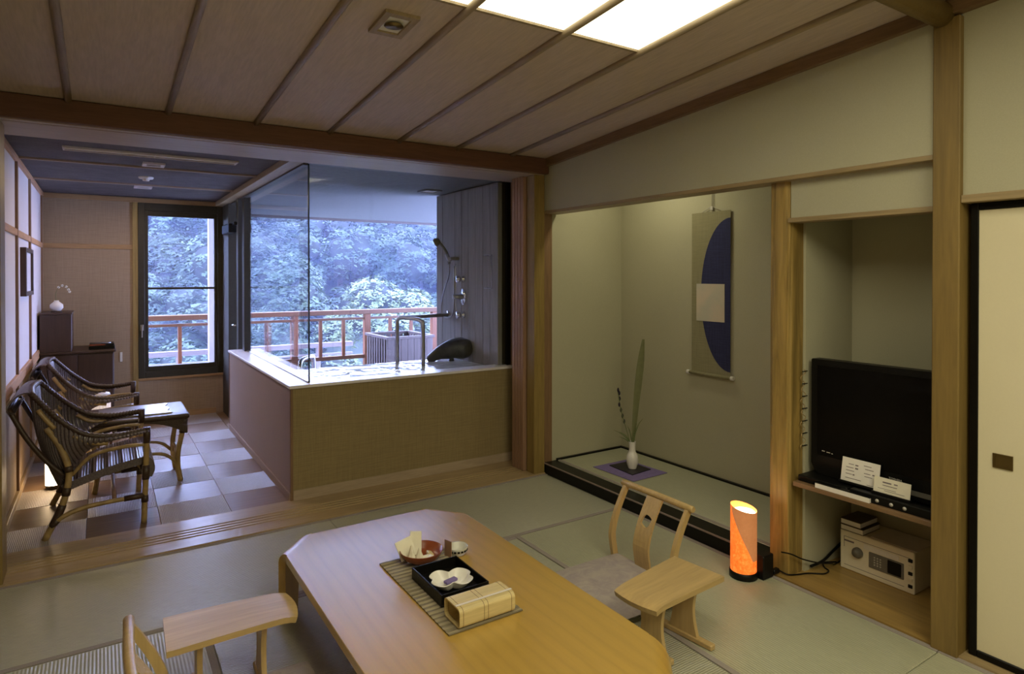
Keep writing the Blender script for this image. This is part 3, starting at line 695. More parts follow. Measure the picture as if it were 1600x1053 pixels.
# ================================================================== FOREST
def hz(x, y):
    return -6.5+max(0, (min(y, 50)-27))*.50+max(0, y-50)*.06+.9*math.sin(x*.21+1)+.7*math.sin(y*.17+x*.1)
obj('hillside', MB().grid(lambda u, v: (-40+u*130, 14+v*100, hz(-40+u*130, 14+v*100)-(0 if v > .02 else 6)), 40, 34), M['soil'], kind='structure')
def crown_mb(seed, flat, nl):
    R = random.Random(seed); mb = MB(); lobes = []
    for k in range(11):
        a = R.uniform(0, 2*PI); r = R.uniform(.25, .85); z = R.uniform(-.35, .55)
        lobes.append((Vector((r*math.cos(a), r*math.sin(a), z*flat)), R.uniform(.26, .46)))
    lobes.append((Vector((0, 0, .55*flat)), .5))
    for c, r in lobes:
        def f(u, v, c=c, r=r):
            a = 2*PI*u; t = PI*v; return c+Vector((math.cos(a)*math.sin(t), math.sin(a)*math.sin(t), math.cos(t)*flat))*r*.74
        mb.grid(f, 9, 6, True, True)
    for k in range(nl//12):
        c, r = R.choice(lobes); th = R.uniform(0, 2*PI); zz = R.uniform(-.45, 1)
        d = Vector((math.cos(th)*math.sqrt(max(0, 1-zz*zz)), math.sin(th)*math.sqrt(max(0, 1-zz*zz)), zz))
        p0 = c+Vector((d.x, d.y, d.z*flat))*r*R.uniform(.84, 1.12)
        n0 = Vector((d.x*.55+R.uniform(-.25, .25), d.y*.55+R.uniform(-.25, .25), 1)).normalized()
        u0 = n0.orthogonal().normalized(); q0 = n0.cross(u0); rs = R.uniform(.07, .15)
        for m in range(12):
            a = R.uniform(0, 2*PI); rr_ = rs*math.sqrt(R.random()); p = p0+(u0*math.cos(a)+q0*math.sin(a))*rr_-n0*(rr_*rr_/rs*.45)+n0*R.uniform(-.012, .012)
            n = (n0+Vector((R.uniform(-.4, .4), R.uniform(-.4, .4), 0))).normalized()
            u = n.orthogonal().normalized(); u = Matrix.Rotation(R.uniform(0, 2*PI), 3, n) @ u; q = n.cross(u); s = R.uniform(.018, .034)
            mb.add([p-u*s*1.4, p-q*s*.7, p+u*s*1.4-n*s*.3, p+q*s*.7], [(0, 1, 2, 3)])
    return mb
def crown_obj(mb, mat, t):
    o = obj('foliage', mb, mat, t); o.data.materials.append(M['crown_shade']); k = 12*9*5
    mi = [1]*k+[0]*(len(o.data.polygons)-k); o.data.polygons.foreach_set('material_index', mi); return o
protos = []
for k, (fl_, nl) in enumerate(((.8, 15000), (1.05, 15000), (.65, 15000), (.9, 15000))):
    t = thing('tree', 'bushy green tree among the forest on the hillside across the valley', 'tree', (0, 0, 0), 'forest trees on the hillside')
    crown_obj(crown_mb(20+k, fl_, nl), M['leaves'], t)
    obj('trunk', MB().tube([(0, 0, -2.2), (.04, .02, -1.0), (.0, .0, .1)], [.10, .08, .05], 7), M['trunk'], t)
    protos.append(t)
index_children()
R = random.Random(11); used = set(); n = 0
y = 28.0
while y < 64:
    step = 2.9+.03*(y-28); x = -24.0+R.uniform(0, step)
    while x < 10+y*.66:
        if not (y < 36 and 8 < x < 17):
            k = R.randrange(4); o = protos[k] if k not in used else copy_tree(protos[k]); used.add(k)
            px, py = x+R.uniform(-.8, .8), y+R.uniform(-.9, .9); s = R.uniform(2.0, 3.1)
            o.location = (px, py, hz(px, py)+s*R.uniform(.7, 1.15)); o.rotation_euler = (0, 0, R.uniform(0, 6.28)); o.scale = (s, s, s*R.uniform(.9, 1.15)); n += 1
        x += step
    y += step*.95
t = thing('tree', 'pale yellow green rounded tree rising just behind the balcony railing', 'tree', (13.5, 31.5, 0))
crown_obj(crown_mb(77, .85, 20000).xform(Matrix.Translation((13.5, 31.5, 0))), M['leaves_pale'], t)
obj('trunk', MB().tube([(13.5, 31.5, -2.2), (13.52, 31.5, -1.0), (13.5, 31.5, .1)], [.10, .08, .05], 7), M['trunk'], t)
t.scale = (2.6, 2.6, 2.5); t.location = (11.3, 30.0, -.75)
for lab, loc, s in (('pale leafy tree low behind the railing on the left of the rounded one', (8.6, 27.5, -4.3), 2.7), ('pale leafy tree low behind the slatted crate', (16.5, 28.5, -4.0), 2.7)):
    index_children(); c = copy_tree(t); c['label'] = lab; c.location = loc; c.scale = (s, s, s); c.rotation_euler = (0, 0, s+loc[0])

hv = bpy.data.materials.new('valley haze'); hv.use_nodes = True; nt = hv.node_tree; nt.nodes.remove(nt.nodes['Principled BSDF'])
vsn = nt.nodes.new('ShaderNodeVolumeScatter'); vsn.inputs['Color'].default_value = (.48, .58, 1, 1); vsn.inputs['Density'].default_value = .0021
nt.links.new(vsn.outputs[0], nt.nodes['Material Output'].inputs['Volume'])
hz_o = obj('haze', MB().box(-38, 88, 14, 112, -15, 60), hv, kind='stuff')

# ================================================================== LOW TABLE
tb = thing('low_table', 'long low honey wooden table with cut corners and bent panel legs', 'table', (1.08, 2.13, 0))
TX0, TX1, TY0, TY1, TZ = .648, 1.512, 1.33, 2.922, .32
ca, cb = .085, .10
kc = 1.75; c1_, c2_ = ca*kc, cb*kc
outl = [(TX0, TY0+c2_), (TX0+c1_, TY0), (TX1-c1_, TY0), (TX1, TY0+c2_), (TX1, TY1-c2_), (TX1-c1_, TY1), (TX0+c1_, TY1), (TX0, TY1-c2_)]
def top_mb():
    bm = bmesh.new(); vs = [bm.verts.new((x, y, TZ-.034)) for x, y in outl]; f = bm.faces.new(vs)
    r = bmesh.ops.extrude_face_region(bm, geom=[f]); 
    for v in [g for g in r['geom'] if isinstance(g, bmesh.types.BMVert)]: v.co.z = TZ
    bmesh.ops.bevel(bm, geom=[e for e in bm.edges if abs(e.verts[0].co.z-e.verts[1].co.z) < 1e-6], offset=.002, segments=1, affect='EDGES')
    bm.verts.index_update(); mb = MB().add([v.co[:] for v in bm.verts], [[v.index for v in f.verts] for f in bm.faces]); bm.free(); return mb
obj('tabletop', top_mb(), M['table'], tb)
for sx, sy in ((-1,-1), (1,-1), (1,1), (-1,1)):
    cx = TX1-ca/2 if sx > 0 else TX0+ca/2; cy = TY1-cb/2 if sy > 0 else TY0+cb/2
    out = Vector((sx*cb, sy*ca, 0)).normalized(); al_ = Vector((-out.y, out.x, 0)); hw_ = math.hypot(ca, cb)/2
    def legf(u, v, c=Vector((cx, cy, 0)), out=out, al_=al_, hw_=hw_):
        # profile: horizontal under the top, quarter bend, then down
        Rb = (kc-1)*ca*cb/math.hypot(ca, cb)
        if u < .55: a = u/.55*PI/2; o_ = -Rb-.004+(Rb+.004)*math.sin(a); z = TZ-.016-Rb*(1-math.cos(a))
        else: t = (u-.55)/.45; o_ = .004*t; z = (TZ-.016-Rb)*(1-t)+.001*t
        wd = hw_*(1+(kc-1)*max(0, -o_)/Rb)*(1-.12*max(0, (u-.55)/.45))
        return c+out*o_+al_*(2*v-1)*wd+Vector((0, 0, z))
    obj('leg', MB().sheet(legf, 24, 4, .032), M['table'], tb)

# runner with things on it
tag(obj('table_runner', MB().sheet(lambda u, v: (.948+.290*u, 1.842+.617*v, TZ+.0036+.0012*math.sin(v*150)), 8, 150, .004), M['mat'], org=(1.09, 2.15, TZ)),
    'ribbed straw runner laid across the middle of the low table', 'table runner')
ZR = TZ+.007
bw_ = thing('snack_bowl', 'shallow red brown lacquer bowl at the far end of the runner', 'bowl', (1.10, 2.385, ZR))
obj('shell', MB().lathe([(.0001, .0), (.045, .0), (.052, .006), (.078, .022), (.088, .045), (.0885, .048), (.085, .047), (.074, .027), (.05, .011), (.0001, .009)], (1.10, 2.385, ZR), 36), M['red_lacquer'], bw_)
def quad_card(w_, h, t, loc, rx, rz, ry=0):
    return MB().box(-w_/2, w_/2, -t/2, t/2, 0, h).xform(Matrix.Translation(loc) @ Matrix.Rotation(rz, 4, 'Z') @ Matrix.Rotation(ry, 4, 'Y') @ Matrix.Rotation(rx, 4, 'X'))
tag(obj('paper_packet', quad_card(.075, .078, .003, (1.055, 2.40, ZR+.016), -.55, .15, -.15), M['cream'], org=(1.055, 2.40, ZR)), 'flat cream paper packet leaning on the left rim of the lacquer bowl', 'packet')
tag(obj('paper_packet', quad_card(.055, .085, .003, (1.093, 2.425, ZR+.018), -.35, .1, .22), M['cream'], org=(1.09, 2.42, ZR)), 'upright cream paper packet at the back of the lacquer bowl', 'packet')
for lab, x, y, h in (('pointed cream wrapped sweet on the left in the lacquer bowl', 1.052, 2.375, .062), ('pointed cream wrapped sweet in the middle of the lacquer bowl', 1.078, 2.355, .052)):
    tag(obj('wrapped_sweet', MB().lathe([(.021, .0), (.022, .008), (.012, .03), (.004, h), (.0001, h+.002)], (x, y, ZR+.014), 7, False), M['cream'], org=(x, y, ZR)), lab, 'sweet')
for lab, x, y, m in (('small glossy wrapped sweet at the front of the lacquer bowl', 1.118, 2.338, 'white'), ('small pink wrapped cracker near the right rim of the lacquer bowl', 1.135, 2.375, 'red_lacquer'), ('small pale cracker packet among the sweets in the bowl', 1.10, 2.35, 'cream')):
    tag(obj('sweet', MB().box(-.022, .022, -.012, .012, -.006, .006, .004, 2).xform(Matrix.Translation((x, y, ZR+.024)) @ Matrix.Rotation(x*40, 4, 'Z') @ Matrix.Rotation(.3, 4, 'X')), M[m] if m != 'red_lacquer' else M['bamboo_pale'], org=(x, y, ZR)), lab, 'sweet')
tag(obj('card_stand', MB().box(-.0015, .0015, -.020, .020, 0, .072).box(-.010, .012, -.020, .020, -.0005, .002).xform(Matrix.Translation((1.212, 2.362, TZ+.0006)) @ Matrix.Rotation(.30, 4, 'Z')), M['reveal'], org=(1.21, 2.36, TZ)),
    'small upright brown card stand between the bowl and the ashtray', 'card stand')
at = thing('ashtray', 'small round clear glass ashtray with a dark dashed band', 'ashtray', (1.262, 2.375, TZ))
obj('dish', MB().lathe([(.0001, .001), (.032, .001), (.036, .006), (.0455, .032), (.0450, .035), (.0410, .033), (.037, .010), (.0001, .008)], (1.262, 2.375, TZ), 32), M['clear'], at)
bd_ = MB()
for k in range(18):
    a = 2*PI*k/18
    bd_.box(-.0050, .0050, -.0012, .0012, .018, .0255).xform(Matrix.Translation((1.262, 2.375, TZ)) @ Matrix.Rotation(a, 4, 'Z') @ Matrix.Translation((0, -.0432, 0)), len(bd_.v)-8)
obj('dashed_band', bd_, M['black'], at)
# black box with twin leaf dish
bx = thing('black_tray_box', 'open black lacquer box in the middle of the runner', 'box', (1.10, 2.14, ZR))
X0, X1, Y0, Y1 = 1.003, 1.197, 2.005, 2.262
obj('shell', MB().box(X0, X1, Y0, Y1, ZR, ZR+.006, .001).box(X0, X0+.006, Y0, Y1, ZR+.006, ZR+.044, .001).box(X1-.006, X1, Y0, Y1, ZR+.006, ZR+.044, .001).box(X0+.006, X1-.006, Y0, Y0+.006, ZR+.006, ZR+.044, .001).box(X0+.006, X1-.006, Y1-.006, Y1, ZR+.006, ZR+.044, .001), M['lacquer'], bx)
ds = thing('butterfly_dish', 'white butterfly shaped porcelain dish inside the black box', 'dish', (1.10, 2.13, ZR+.0065))
def bfly(u, v):
    a = 2*PI*u; r = 1-v
    g = lambda c, w_: math.exp(-((((a-c+PI) % (2*PI))-PI)/w_)**2)
    k = .080*(1-.45*g(PI/2, .34)-.45*g(1.5*PI, .34)-.16*g(0, .22)-.16*g(PI, .22))
    z = .0012+.030*max(0, r-.6)**1.2/.4**1.2
    q = Matrix.Rotation(-.28, 3, 'Z') @ Vector((math.cos(a)*k*1.05, math.sin(a)*k, 0))
    return (1.10+q.x*r, 2.120+q.y*r, ZR+.0075+z)
obj('dish', MB().sheet(bfly, 121, 10, .0025), M['white'], ds)
obj('divider', MB().box(-.052, .052, -.0015, .0015, 0, .016).xform(Matrix.Translation((1.095, 2.118, ZR+.010)) @ Matrix.Rotation(.2, 4, 'Z')), M['white'], ds)
tag(obj('match_box', MB().box(-.026, .026, -.011, .011, 0, .010, .0015).xform(Matrix.Translation((1.092, 2.108, ZR+.027)) @ Matrix.Rotation(.22, 4, 'Z')), M['purple'], org=(1.09, 2.11, ZR+.027)), 'tiny violet and white box lying across the butterfly dish', 'box')
# rolled bamboo holder
bb = thing('bamboo_case', 'pale bamboo slat case with dark thread bands on the near end of the runner', 'case', (1.09, 1.9, ZR))
X0, X1, Y0, Y1, H = .988, 1.206, 1.842, 1.955, .066
def rr(t, w0, h0, r):
    # rounded rectangle perimeter centred
    pts = []
    for cx, cy, a0 in ((w0-r, h0-r, 0), (-(w0-r), h0-r, PI/2), (-(w0-r), -(h0-r), PI), (w0-r, -(h0-r), 1.5*PI)):
        for k in range(6): a = a0+k/5*PI/2; pts.append((cx+r*math.cos(a), cy+r*math.sin(a)))
    return pts
def ring(x0, x1, grow, name, mat):
    po = rr(0, .0565+grow, .033+grow, .016); pi_ = rr(0, .0515, .028, .012); n_ = len(po); mb = MB(); c = (1.8985, ZR+.0345)
    vs = [(x, c[0]+p[0], c[1]+p[1]) for x in (x0, x1) for p in po]+[(x, c[0]+p[0], c[1]+p[1]) for x in (x0, x1) for p in pi_]
    fs = []
    for k in range(n_):
        j = (k+1) % n_; fs += [(k, j, n_+j, n_+k), (2*n_+k, 3*n_+k, 3*n_+j, 2*n_+j), (k, 2*n_+k, 2*n_+j, j), (n_+k, n_+j, 3*n_+j, 3*n_+k)]
    mb.add(vs, fs); obj(name, mb, mat, bb)
ring(X0, X1, 0, 'slat_sleeve', M['bamboo_pale'])
for x in (X0+.014, 1.082, 1.098, X1-.014): ring(x-.0007, x+.0007, .0006, 'thread_band', M['brown_z'])
obj('skewer', MB().box(X0-.002, X1+.002, 1.8985-.032, 1.8985-.024, ZR+.0675, ZR+.0715, .001), M['wall_white'], bb)

# ================================================================== FLOOR CHAIRS, ARM RESTS, CUSHIONS
def backx(z): # curved profile of the back
    t = z/.38
    return -.235-.012*math.sin(t*PI*1.0)*-1.0*2.2-.095*max(0, t-.35)**1.25*1.5
def make_zaisu(label):
    t = thing('floor_chair', label, 'floor chair', (0, 0, 0))
    obj('seat_board', MB().box(-.27, .20, -.20, .20, .003, .018, .004), M['chair_wood'], t)
    for s in (-1, 1):
        pts = [(backx(z), s*.213, z) for z in [k/14*.365+.012 for k in range(15)]]
        mb = MB()
        for k, p in enumerate(pts):
            h = .016; wv = .011
            mb.v += [(p[0]-h, p[1]-wv, p[2]), (p[0]+h, p[1]-wv, p[2]), (p[0]+h, p[1]+wv, p[2]), (p[0]-h, p[1]+wv, p[2])]
        for k in range(14):
            for j in range(4): mb.f.append([k*4+j, k*4+(j+1) % 4, k*4+4+(j+1) % 4, k*4+4+j]); mb.sm.append(False)
        mb.f += [[3,2,1,0], [56,57,58,59]]; mb.sm += [False, False]
        obj('post', mb, M['chair_wood_z'], t)
    # splat with leaf shaped hole
    def spl(y, z): return Vector((backx(z), y, z))
    hw_ = .052; mb = MB(); th_ = .006
    def strip(z0, z1, n):
        for k in range(n):
            a, b = z0+(z1-z0)*k/n, z0+(z1-z0)*(k+1)/n
            vs = [spl(y, z)+Vector((d, 0, 0)) for d in (-th_, th_) for (y, z) in ((-hw_, a), (hw_, a), (hw_, b), (-hw_, b))]
            mb.add(vs, [(0,1,2,3), (4,7,6,5), (1,5,6,2), (0,3,7,4)])
    strip(.015, .225, 8); strip(.305, .372, 4)
    N = 40; inner = []; outer = []
    for k in range(N):
        a = 2*PI*k/N; u = math.cos(a); v = math.sin(a); l = (1-abs(u)**1.6)
        y_, z_ = .036*u, .265+.030*v*l**.5 if l > 0 else .265
        inner.append((y_*math.cos(.5)-(z_-.265)*math.sin(.5), .265+y_*math.sin(.5)+(z_-.265)*math.cos(.5)))
        m_ = max(abs(u)/hw_, abs(v)/.04); outer.append((u/m_, .265+v/m_))
    vs = []; fs = []
    for d in (-th_, th_):
        for (y_, z_) in inner+outer: vs.append(spl(y_, z_)+Vector((d, 0, 0)))
    for k in range(N):
        j = (k+1) % N; fs += [(k, j, N+j, N+k), (2*N+k, 3*N+k, 3*N+j, 2*N+j), (k, 2*N+k, 2*N+j, j), (N+k, N+j, 3*N+j, 3*N+k)]
    mb.add(vs, fs); obj('splat', mb, M['chair_wood_z'], t)
    xr = backx(.375)
    obj('top_rail', MB().tube([(xr, -.245, .384), (xr, -.238, .384), (xr-.004, -.10, .384), (xr-.006, 0, .384), (xr-.004, .10, .384), (xr, .238, .384), (xr, .245, .384)], [.013, .0165, .0165, .0165, .0165, .0165, .013], 14), M['chair_wood'], t)
    return t
za = make_zaisu('pale wooden floor chair with leaf cut splat beside the display alcove')
index_children()
zb = copy_tree(za); zb['label'] = 'pale wooden floor chair seen edge on at the bottom left of the photo'
za.location = (2.045, 2.30, 0); za.rotation_euler = (0, 0, PI)
zb.location = (.385, 2.155, 0)
def make_rest(label):
    t = thing('arm_rest', label, 'arm rest', (0, 0, 0))
    def topf(u, v):
        x = -.21+.42*u; wd = .122-.022*max(0, u-.1)
        return (x+.016*u*(1-(2*v-1)**2), (2*v-1)*wd, .252-.010*max(0, (u-.85)/.15)**2-.003*(1-math.cos((u-.5)*2.2)))
    obj('top_plate', MB().sheet(topf, 22, 9, .021), M['chair_wood'], t)
    for x in (-.105, .105):
        pr_ = []
        for k in range(13): z = .022+.212*k/12; pr_.append((.068-.020*math.sin(PI*k/12)+.0*z, z))
        poly = pr_+[(-y, z) for y, z in reversed(pr_)]
        obj('leg', MB().prism(poly, 'YZ', x-.009, x+.009), M['chair_wood_z'], t)
        obj('foot', MB().box(x-.015, x+.015, -(.14 if x < 0 else .08), (.14 if x < 0 else .095), .001, .024, .004), M['chair_wood'], t)
    return t
ra = make_rest('pale wooden arm rest in front of the floor chair by the alcove')
index_children()
rb = copy_tree(ra); rb['label'] = 'pale wooden arm rest left of the low table near the wooden threshold'
ra.location = (1.925, 1.805, 0); ra.rotation_euler = (0, 0, PI+.12)
rb.location = (.388, 2.475, 0); rb.rotation_euler = (0, 0, -.03)
def make_zab(label):
    t = thing('floor_cushion', label, 'cushion', (0, 0, 0))
    def f(u, v):
        x, y = 2*u-1, 2*v-1; a = 2*PI*0
        e = max(abs(x), abs(y)); return (x*.26*(1-.03*y*y), y*.26*(1-.03*x*x), .033+.012*(1-e**4))
    mb = MB().grid(f, 20, 20); m0 = len(mb.v)
    mb.grid(lambda u, v: ((2*u-1)*.26*(1-.03*(2*v-1)**2), (2*v-1)*.26*(1-.03*(2*u-1)**2), .033-.014*(1-max(abs(2*u-1), abs(2*v-1))**4)), 20, 20)
    obj('cover', mb, M['zabuton'], t)
    return t
ca_ = make_zab('flat mauve patterned cushion on the floor chair by the alcove')
index_children(); cb_ = copy_tree(ca_); cb_['label'] = 'flat mauve patterned cushion at the bottom edge of the photo left of the table'
ca_.location = (2.03, 2.25, 0); cb_.location = (.40, 2.19, 0)

# ================================================================== ALCOVE DISPLAY
cz_ = .0845
tag(obj('display_cloth', MB().prism([(3.045, 3.600), (3.375, 3.600), (3.400, 3.20), (3.060, 3.19)], 'XY', cz_, cz_+.002), M['purple'], org=(3.2, 3.4, cz_)), 'violet square cloth spread on the alcove floor', 'cloth')
tag(obj('flower_tray', MB().prism([(3.160, 3.55), (3.348, 3.545), (3.348, 3.315), (3.145, 3.29)], 'XY', cz_+.002, cz_+.008), M['navy'], org=(3.25, 3.42, cz_)), 'thin dark navy board under the white vase', 'board')
vx, vy, vz = 3.248, 3.40, cz_+.008
vs_ = thing('flower_vase', 'slender white ceramic vase with a flared neck in the alcove', 'vase', (vx, vy, vz))
obj('body', MB().lathe([(.0001, 0), (.030, 0), (.031, .006), (.040, .035), (.044, .065), (.040, .095), (.028, .115), (.024, .125), (.022, .16), (.026, .195), (.0265, .197), (.022, .193), (.018, .15), (.0001, .14)], (vx, vy, vz), 32), M['white'], vs_)
lf = thing('iris_leaf', 'single tall dull green blade leaf standing in the vase', 'leaf', (vx, vy, vz+.15))
lc = curve([(vx, vy, vz+.145), (vx+.012, vy-.004, vz+.28), (vx+.03, vy-.012, vz+.50), (vx+.055, vy-.025, vz+.75), (vx+.075, vy-.035, vz+.94)], 24)
wds = [.008+.019*min(1, (k/24)*1.6)*(1 if k < 17 else max(.04, 1-((k-17)/7)**1.6)) for k in range(25)]
obj('blade', MB().sheet(lambda u, v: lc[round(u*24)]+Vector((.55, -.83, 0))*(2*v-1)*wds[round(u*24)]+Vector((.83, .55, 0))*.004*(1-(2*v-1)**2), 25, 5, .0016), M['leaf'], lf)
fs_ = thing('flower_spray', 'thin stem with small dark violet buds leaning left in the vase', 'flower', (vx, vy, vz+.15))
sc1 = curve([(vx-.005, vy, vz+.145), (vx-.03, vy+.03, vz+.28), (vx-.055, vy+.06, vz+.42), (vx-.075, vy+.075, vz+.56)], 20)
obj('stem', MB().tube(sc1, .0028, 6), M['stem'], fs_)
R = random.Random(5)
for k in (9, 11, 13, 15, 17, 19, 20):
    p = sc1[k]; d = Vector((R.uniform(-1, 1), R.uniform(-1, 1), .6)).normalized()*.010; mb = MB()
    mb.lathe([(.0001, -.018), (.007, -.008), (.0085, .004), (.004, .016), (.0001, .020)], p+d, 8); obj('bud', mb, M['bud'], fs_)
for k, (dx, dy, dz) in enumerate(((.05, -.06, .20), (-.03, .02, .14), (-.06, .07, .09), (-.09, .10, .10), (-.05, .09, .05), (.02, -.03, .16))):
    b = Vector((vx, vy, vz+.17)); q = [b, b+Vector((dx*.5, dy*.5, dz*.7)), b+Vector((dx, dy, dz))]
    obj('side_leaf', MB().tube(curve(q, 8), [.0035]*6+[.002, .0015, .0006], 5), M['stem'], fs_)
# scroll
sw = thing('hanging_scroll', 'olive hanging scroll with a deep indigo half disc and a pale square', 'scroll', (3.597, 2.98, 1.37))
y0, y1, z0, z1 = 3.152, 2.815, .800, 1.946
obj('mount', MB().box(3.596, 3.599, y1, y0, z0, z1), M['scroll'], sw)
arc = [(y1, .838)]
for k in range(41):
    a = -PI/2+PI*k/40; arc.append((y1+.252*math.cos(a), 1.366+.528*math.sin(a)))
obj('half_disc', MB().prism(arc[1:], 'YZ', 3.594, 3.596), M['scroll_blue'], sw)
def mk_sq():
    t = NT('pale square painting'); f = t.noise(t.coord(), 6, 3)
    return t.fin(t.ramp(f, [(.35, (.62,.52,.42)), (.65, (.52,.50,.42))]), .8, 0, .2)
obj('pale_square', MB().box(3.592, 3.594, 2.862, 3.106, 1.176, 1.440), mk_sq(), sw)
obj('roller', MB().tube([(3.588, y1-.012, z0), (3.588, y0+.012, z0)], .012, 12), M['scroll'], sw)
for yy in (y1-.012, y0+.012):
    d = -1 if yy < 3 else 1
    obj('roller_end', MB().tube([(3.588, yy, z0), (3.588, yy+d*.022, z0)], .015, 14), M['white'], sw)
obj('cord', MB().tube([(3.598, 2.90, 1.947), (3.600, 2.978, 1.985), (3.598, 3.06, 1.947)], .0025, 6).tube([(3.602, 2.978, 1.985), (3.602, 2.980, 2.40)], .0025, 6).tube([(3.602, 2.968, 1.975), (3.602, 2.968, 2.40)], .002, 6).box(3.594, 3.602, 2.965, 2.99, 1.955, 1.985, .003), M['ltgrey'], sw)

# ================================================================== PAPER LAMP
lx, ly = 2.685, 2.02
ol = thing('paper_table_lamp', 'glowing orange paper cylinder lamp on a black base on the tatami', 'lamp', (lx, ly, 0))
obj('base', MB().lathe([(.0001, .001), (.068, .001), (.068, .030), (.060, .034), (.0001, .034)], (lx, ly, 0), 32), M['black'], ol)
N = 48; sh_ = MB(); rad = .0625
def shade_side(a0, a1, split, hi):
    pass
tz = lambda a: .345+.014*math.cos(a-2.0)
def cut(a): # height of the diagonal wrap edge round the shade
    d = ((a-math.radians(205)+PI) % (2*PI))-PI
    return .335-.20*(d+.85)/1.5 if -.85 < d < .95 else (.36 if d <= -.85 else .094)
obj('shade', MB().grid(lambda u, v: (lx+rad*math.cos(2*PI*u), ly+rad*math.sin(2*PI*u), .034+(tz(2*PI*u)-.034)*v), N, 14, True, True), M['lantern'], ol)
wr = MB(); a_s, a_e = math.radians(205)-.85, math.radians(205)+1.6
wr.grid(lambda u, v: (lx+(rad+.0014)*math.cos(a_s+(a_e-a_s)*u), ly+(rad+.0014)*math.sin(a_s+(a_e-a_s)*u), (lambda a, lo: lo+(tz(a)-lo)*v)(a_s+(a_e-a_s)*u, min(cut(a_s+(a_e-a_s)*u), tz(a_s+(a_e-a_s)*u)-.0005))), 30, 8)
obj('paper_wrap', wr, M['lantern_dark'], ol)
obj('bulb', MB().lathe([(.0001, .27), (.030, .275), (.057, .300), (.058, .318), (.05, .327), (.0001, .331)], (lx, ly, 0), 20), M['bulb'], ol)
obj('bulb_holder', MB().lathe([(.0001, .034), (.016, .034), (.016, .262), (.0001, .262)], (lx, ly, 0), 12), M['white'], ol)
# adaptor box and cables
ab = thing('adaptor_box', 'small black adaptor box on the floor behind the orange lamp', 'adaptor', (2.80, 1.94, 0))
obj('case', MB().box(2.72, 2.80, 1.93, 1.985, .001, .118, .004), M['black'], ab)
obj('plug', MB().box(2.80, 2.845, 1.925, 1.95, .01, .034, .004), M['black'], ab)
tag(obj('power_cord', MB().tube(curve([(2.845, 1.935, .022), (2.855, 1.89, .015), (2.90, 1.868, .012), (2.96, 1.845, .012), (3.02, 1.80, .012), (3.07, 1.805, .012), (3.09, 1.84, .012), (3.12, 1.86, .02), (3.20, 1.84, .012)], 50), .0035, 7), M['black'], org=(3, 1.85, 0)), 'thin black cord looping over the board floor from the adaptor', 'cord')
tag(obj('power_cord', MB().tube(curve([(2.76, 1.86, .16), (2.84, 1.86, .13), (2.92, 1.85, .09), (3.02, 1.83, .055), (3.12, 1.82, .03), (3.17, 1.83, .012), (3.3, 1.845, .012)], 50), .0035, 7), M['black'], org=(3, 1.85, 0)), 'black cord running past the alcove post towards the safe', 'cord')
tag(obj('power_cord', MB().tube(curve([(3.005, 1.86, .03), (3.10, 1.855, .035), (3.20, 1.86, .06), (3.32, 1.865, .09)], 30), .007, 8), M['black'], org=(3.1, 1.86, 0)), 'thicker black cord bundle lying in the dark niche corner', 'cord')

# ================================================================== TV NICHE CONTENT
SZ = .482
tv = thing('television', 'large black flat television standing on the niche shelf', 'television', (3.0, 1.44, SZ))
X = 2.985
def tvbody():
    P = [(1.235, 1.085), (1.843, 1.085), (1.848, 1.080), (1.848, .565), (1.83, .53), (1.80, .515), (1.28, .515), (1.25, .53), (1.235, .565)]
    return MB().prism(P, 'YZ', X, X+.06)
obj('housing', tvbody(), M['black'], tv)
obj('screen', MB().box(X-.003, X+.002, 1.262, 1.815, .612, 1.055), M['screen'], tv)
obj('speaker_strip', MB().box(X-.004, X+.002, 1.26, 1.62, .535, .556), M['grey'], tv)
obj('stand', MB().box(X+.01, X+.05, 1.30, 1.58, SZ+.02, .53, .004).box(2.93, 3.20, 1.24, 1.61, SZ+.001, SZ+.02, .004), M['black'], tv)
def text_mb(txt, size, mat4, ext=.0004):
    cu = bpy.data.curves.new('lettering', 'FONT'); cu.body = txt; cu.size = size; cu.extrude = ext; cu.align_x = 'CENTER'; cu.align_y = 'CENTER'; cu.resolution_u = 2
    o = bpy.data.objects.new('lettering', cu); me = o.to_mesh(); mb = MB()
    mb.add([mat4 @ v.co for v in me.vertices], [list(p.vertices) for p in me.polygons]); o.to_mesh_clear(); bpy.data.objects.remove(o); bpy.data.curves.remove(cu); return mb
FX = lambda x, y, z: Matrix(((0,0,-1,x), (-1,0,0,y), (0,1,0,z), (0,0,0,1)))
obj('brand_mark', text_mb('TOSHIBA', .014, FX(X-.0032, 1.445, .585)), M['ltgrey'], tv)
obj('status_lights', MB().box(X-.004, X-.003, 1.775, 1.79, .634, .637).box(X-.004, X-.003, 1.748, 1.766, .632, .635).box(X-.004, X-.003, 1.735, 1.742, .630, .633), M['ltgrey'], tv)
stb = thing('set_top_box', 'flat black box with three round sockets at the front of the niche shelf', 'receiver', (2.93, 1.5, SZ))
obj('case', MB().box(2.885, 2.925, 1.23, 1.60, SZ+.0005, SZ+.038, .003), M['black'], stb)
for y in (1.475, 1.415, 1.36): obj('socket', MB().lathe([(.008, -.002), (.008, .001), (.0001, .001)], (2.885, y, SZ+.018), 12, True, 'X'), M['ltgrey'], stb)
tag(box('av_base', M['black'], 2.90, 3.25, 1.62, 1.866, SZ+.0005, SZ+.031, b=.004, org=(3.0,1.75,SZ)), 'black flat box at the left end of the niche shelf', 'box')
mg = thing('magazine', 'dark bound booklet with a white edge under the larger card', 'booklet', (2.90, 1.66, SZ))
obj('cover', MB().box(2.872, 2.897, 1.50, 1.76, SZ+.0225, SZ+.027), M['black'], mg)
obj('pages', MB().box(2.871, 2.896, 1.502, 1.758, SZ+.001, SZ+.0225), M['paper'], mg)
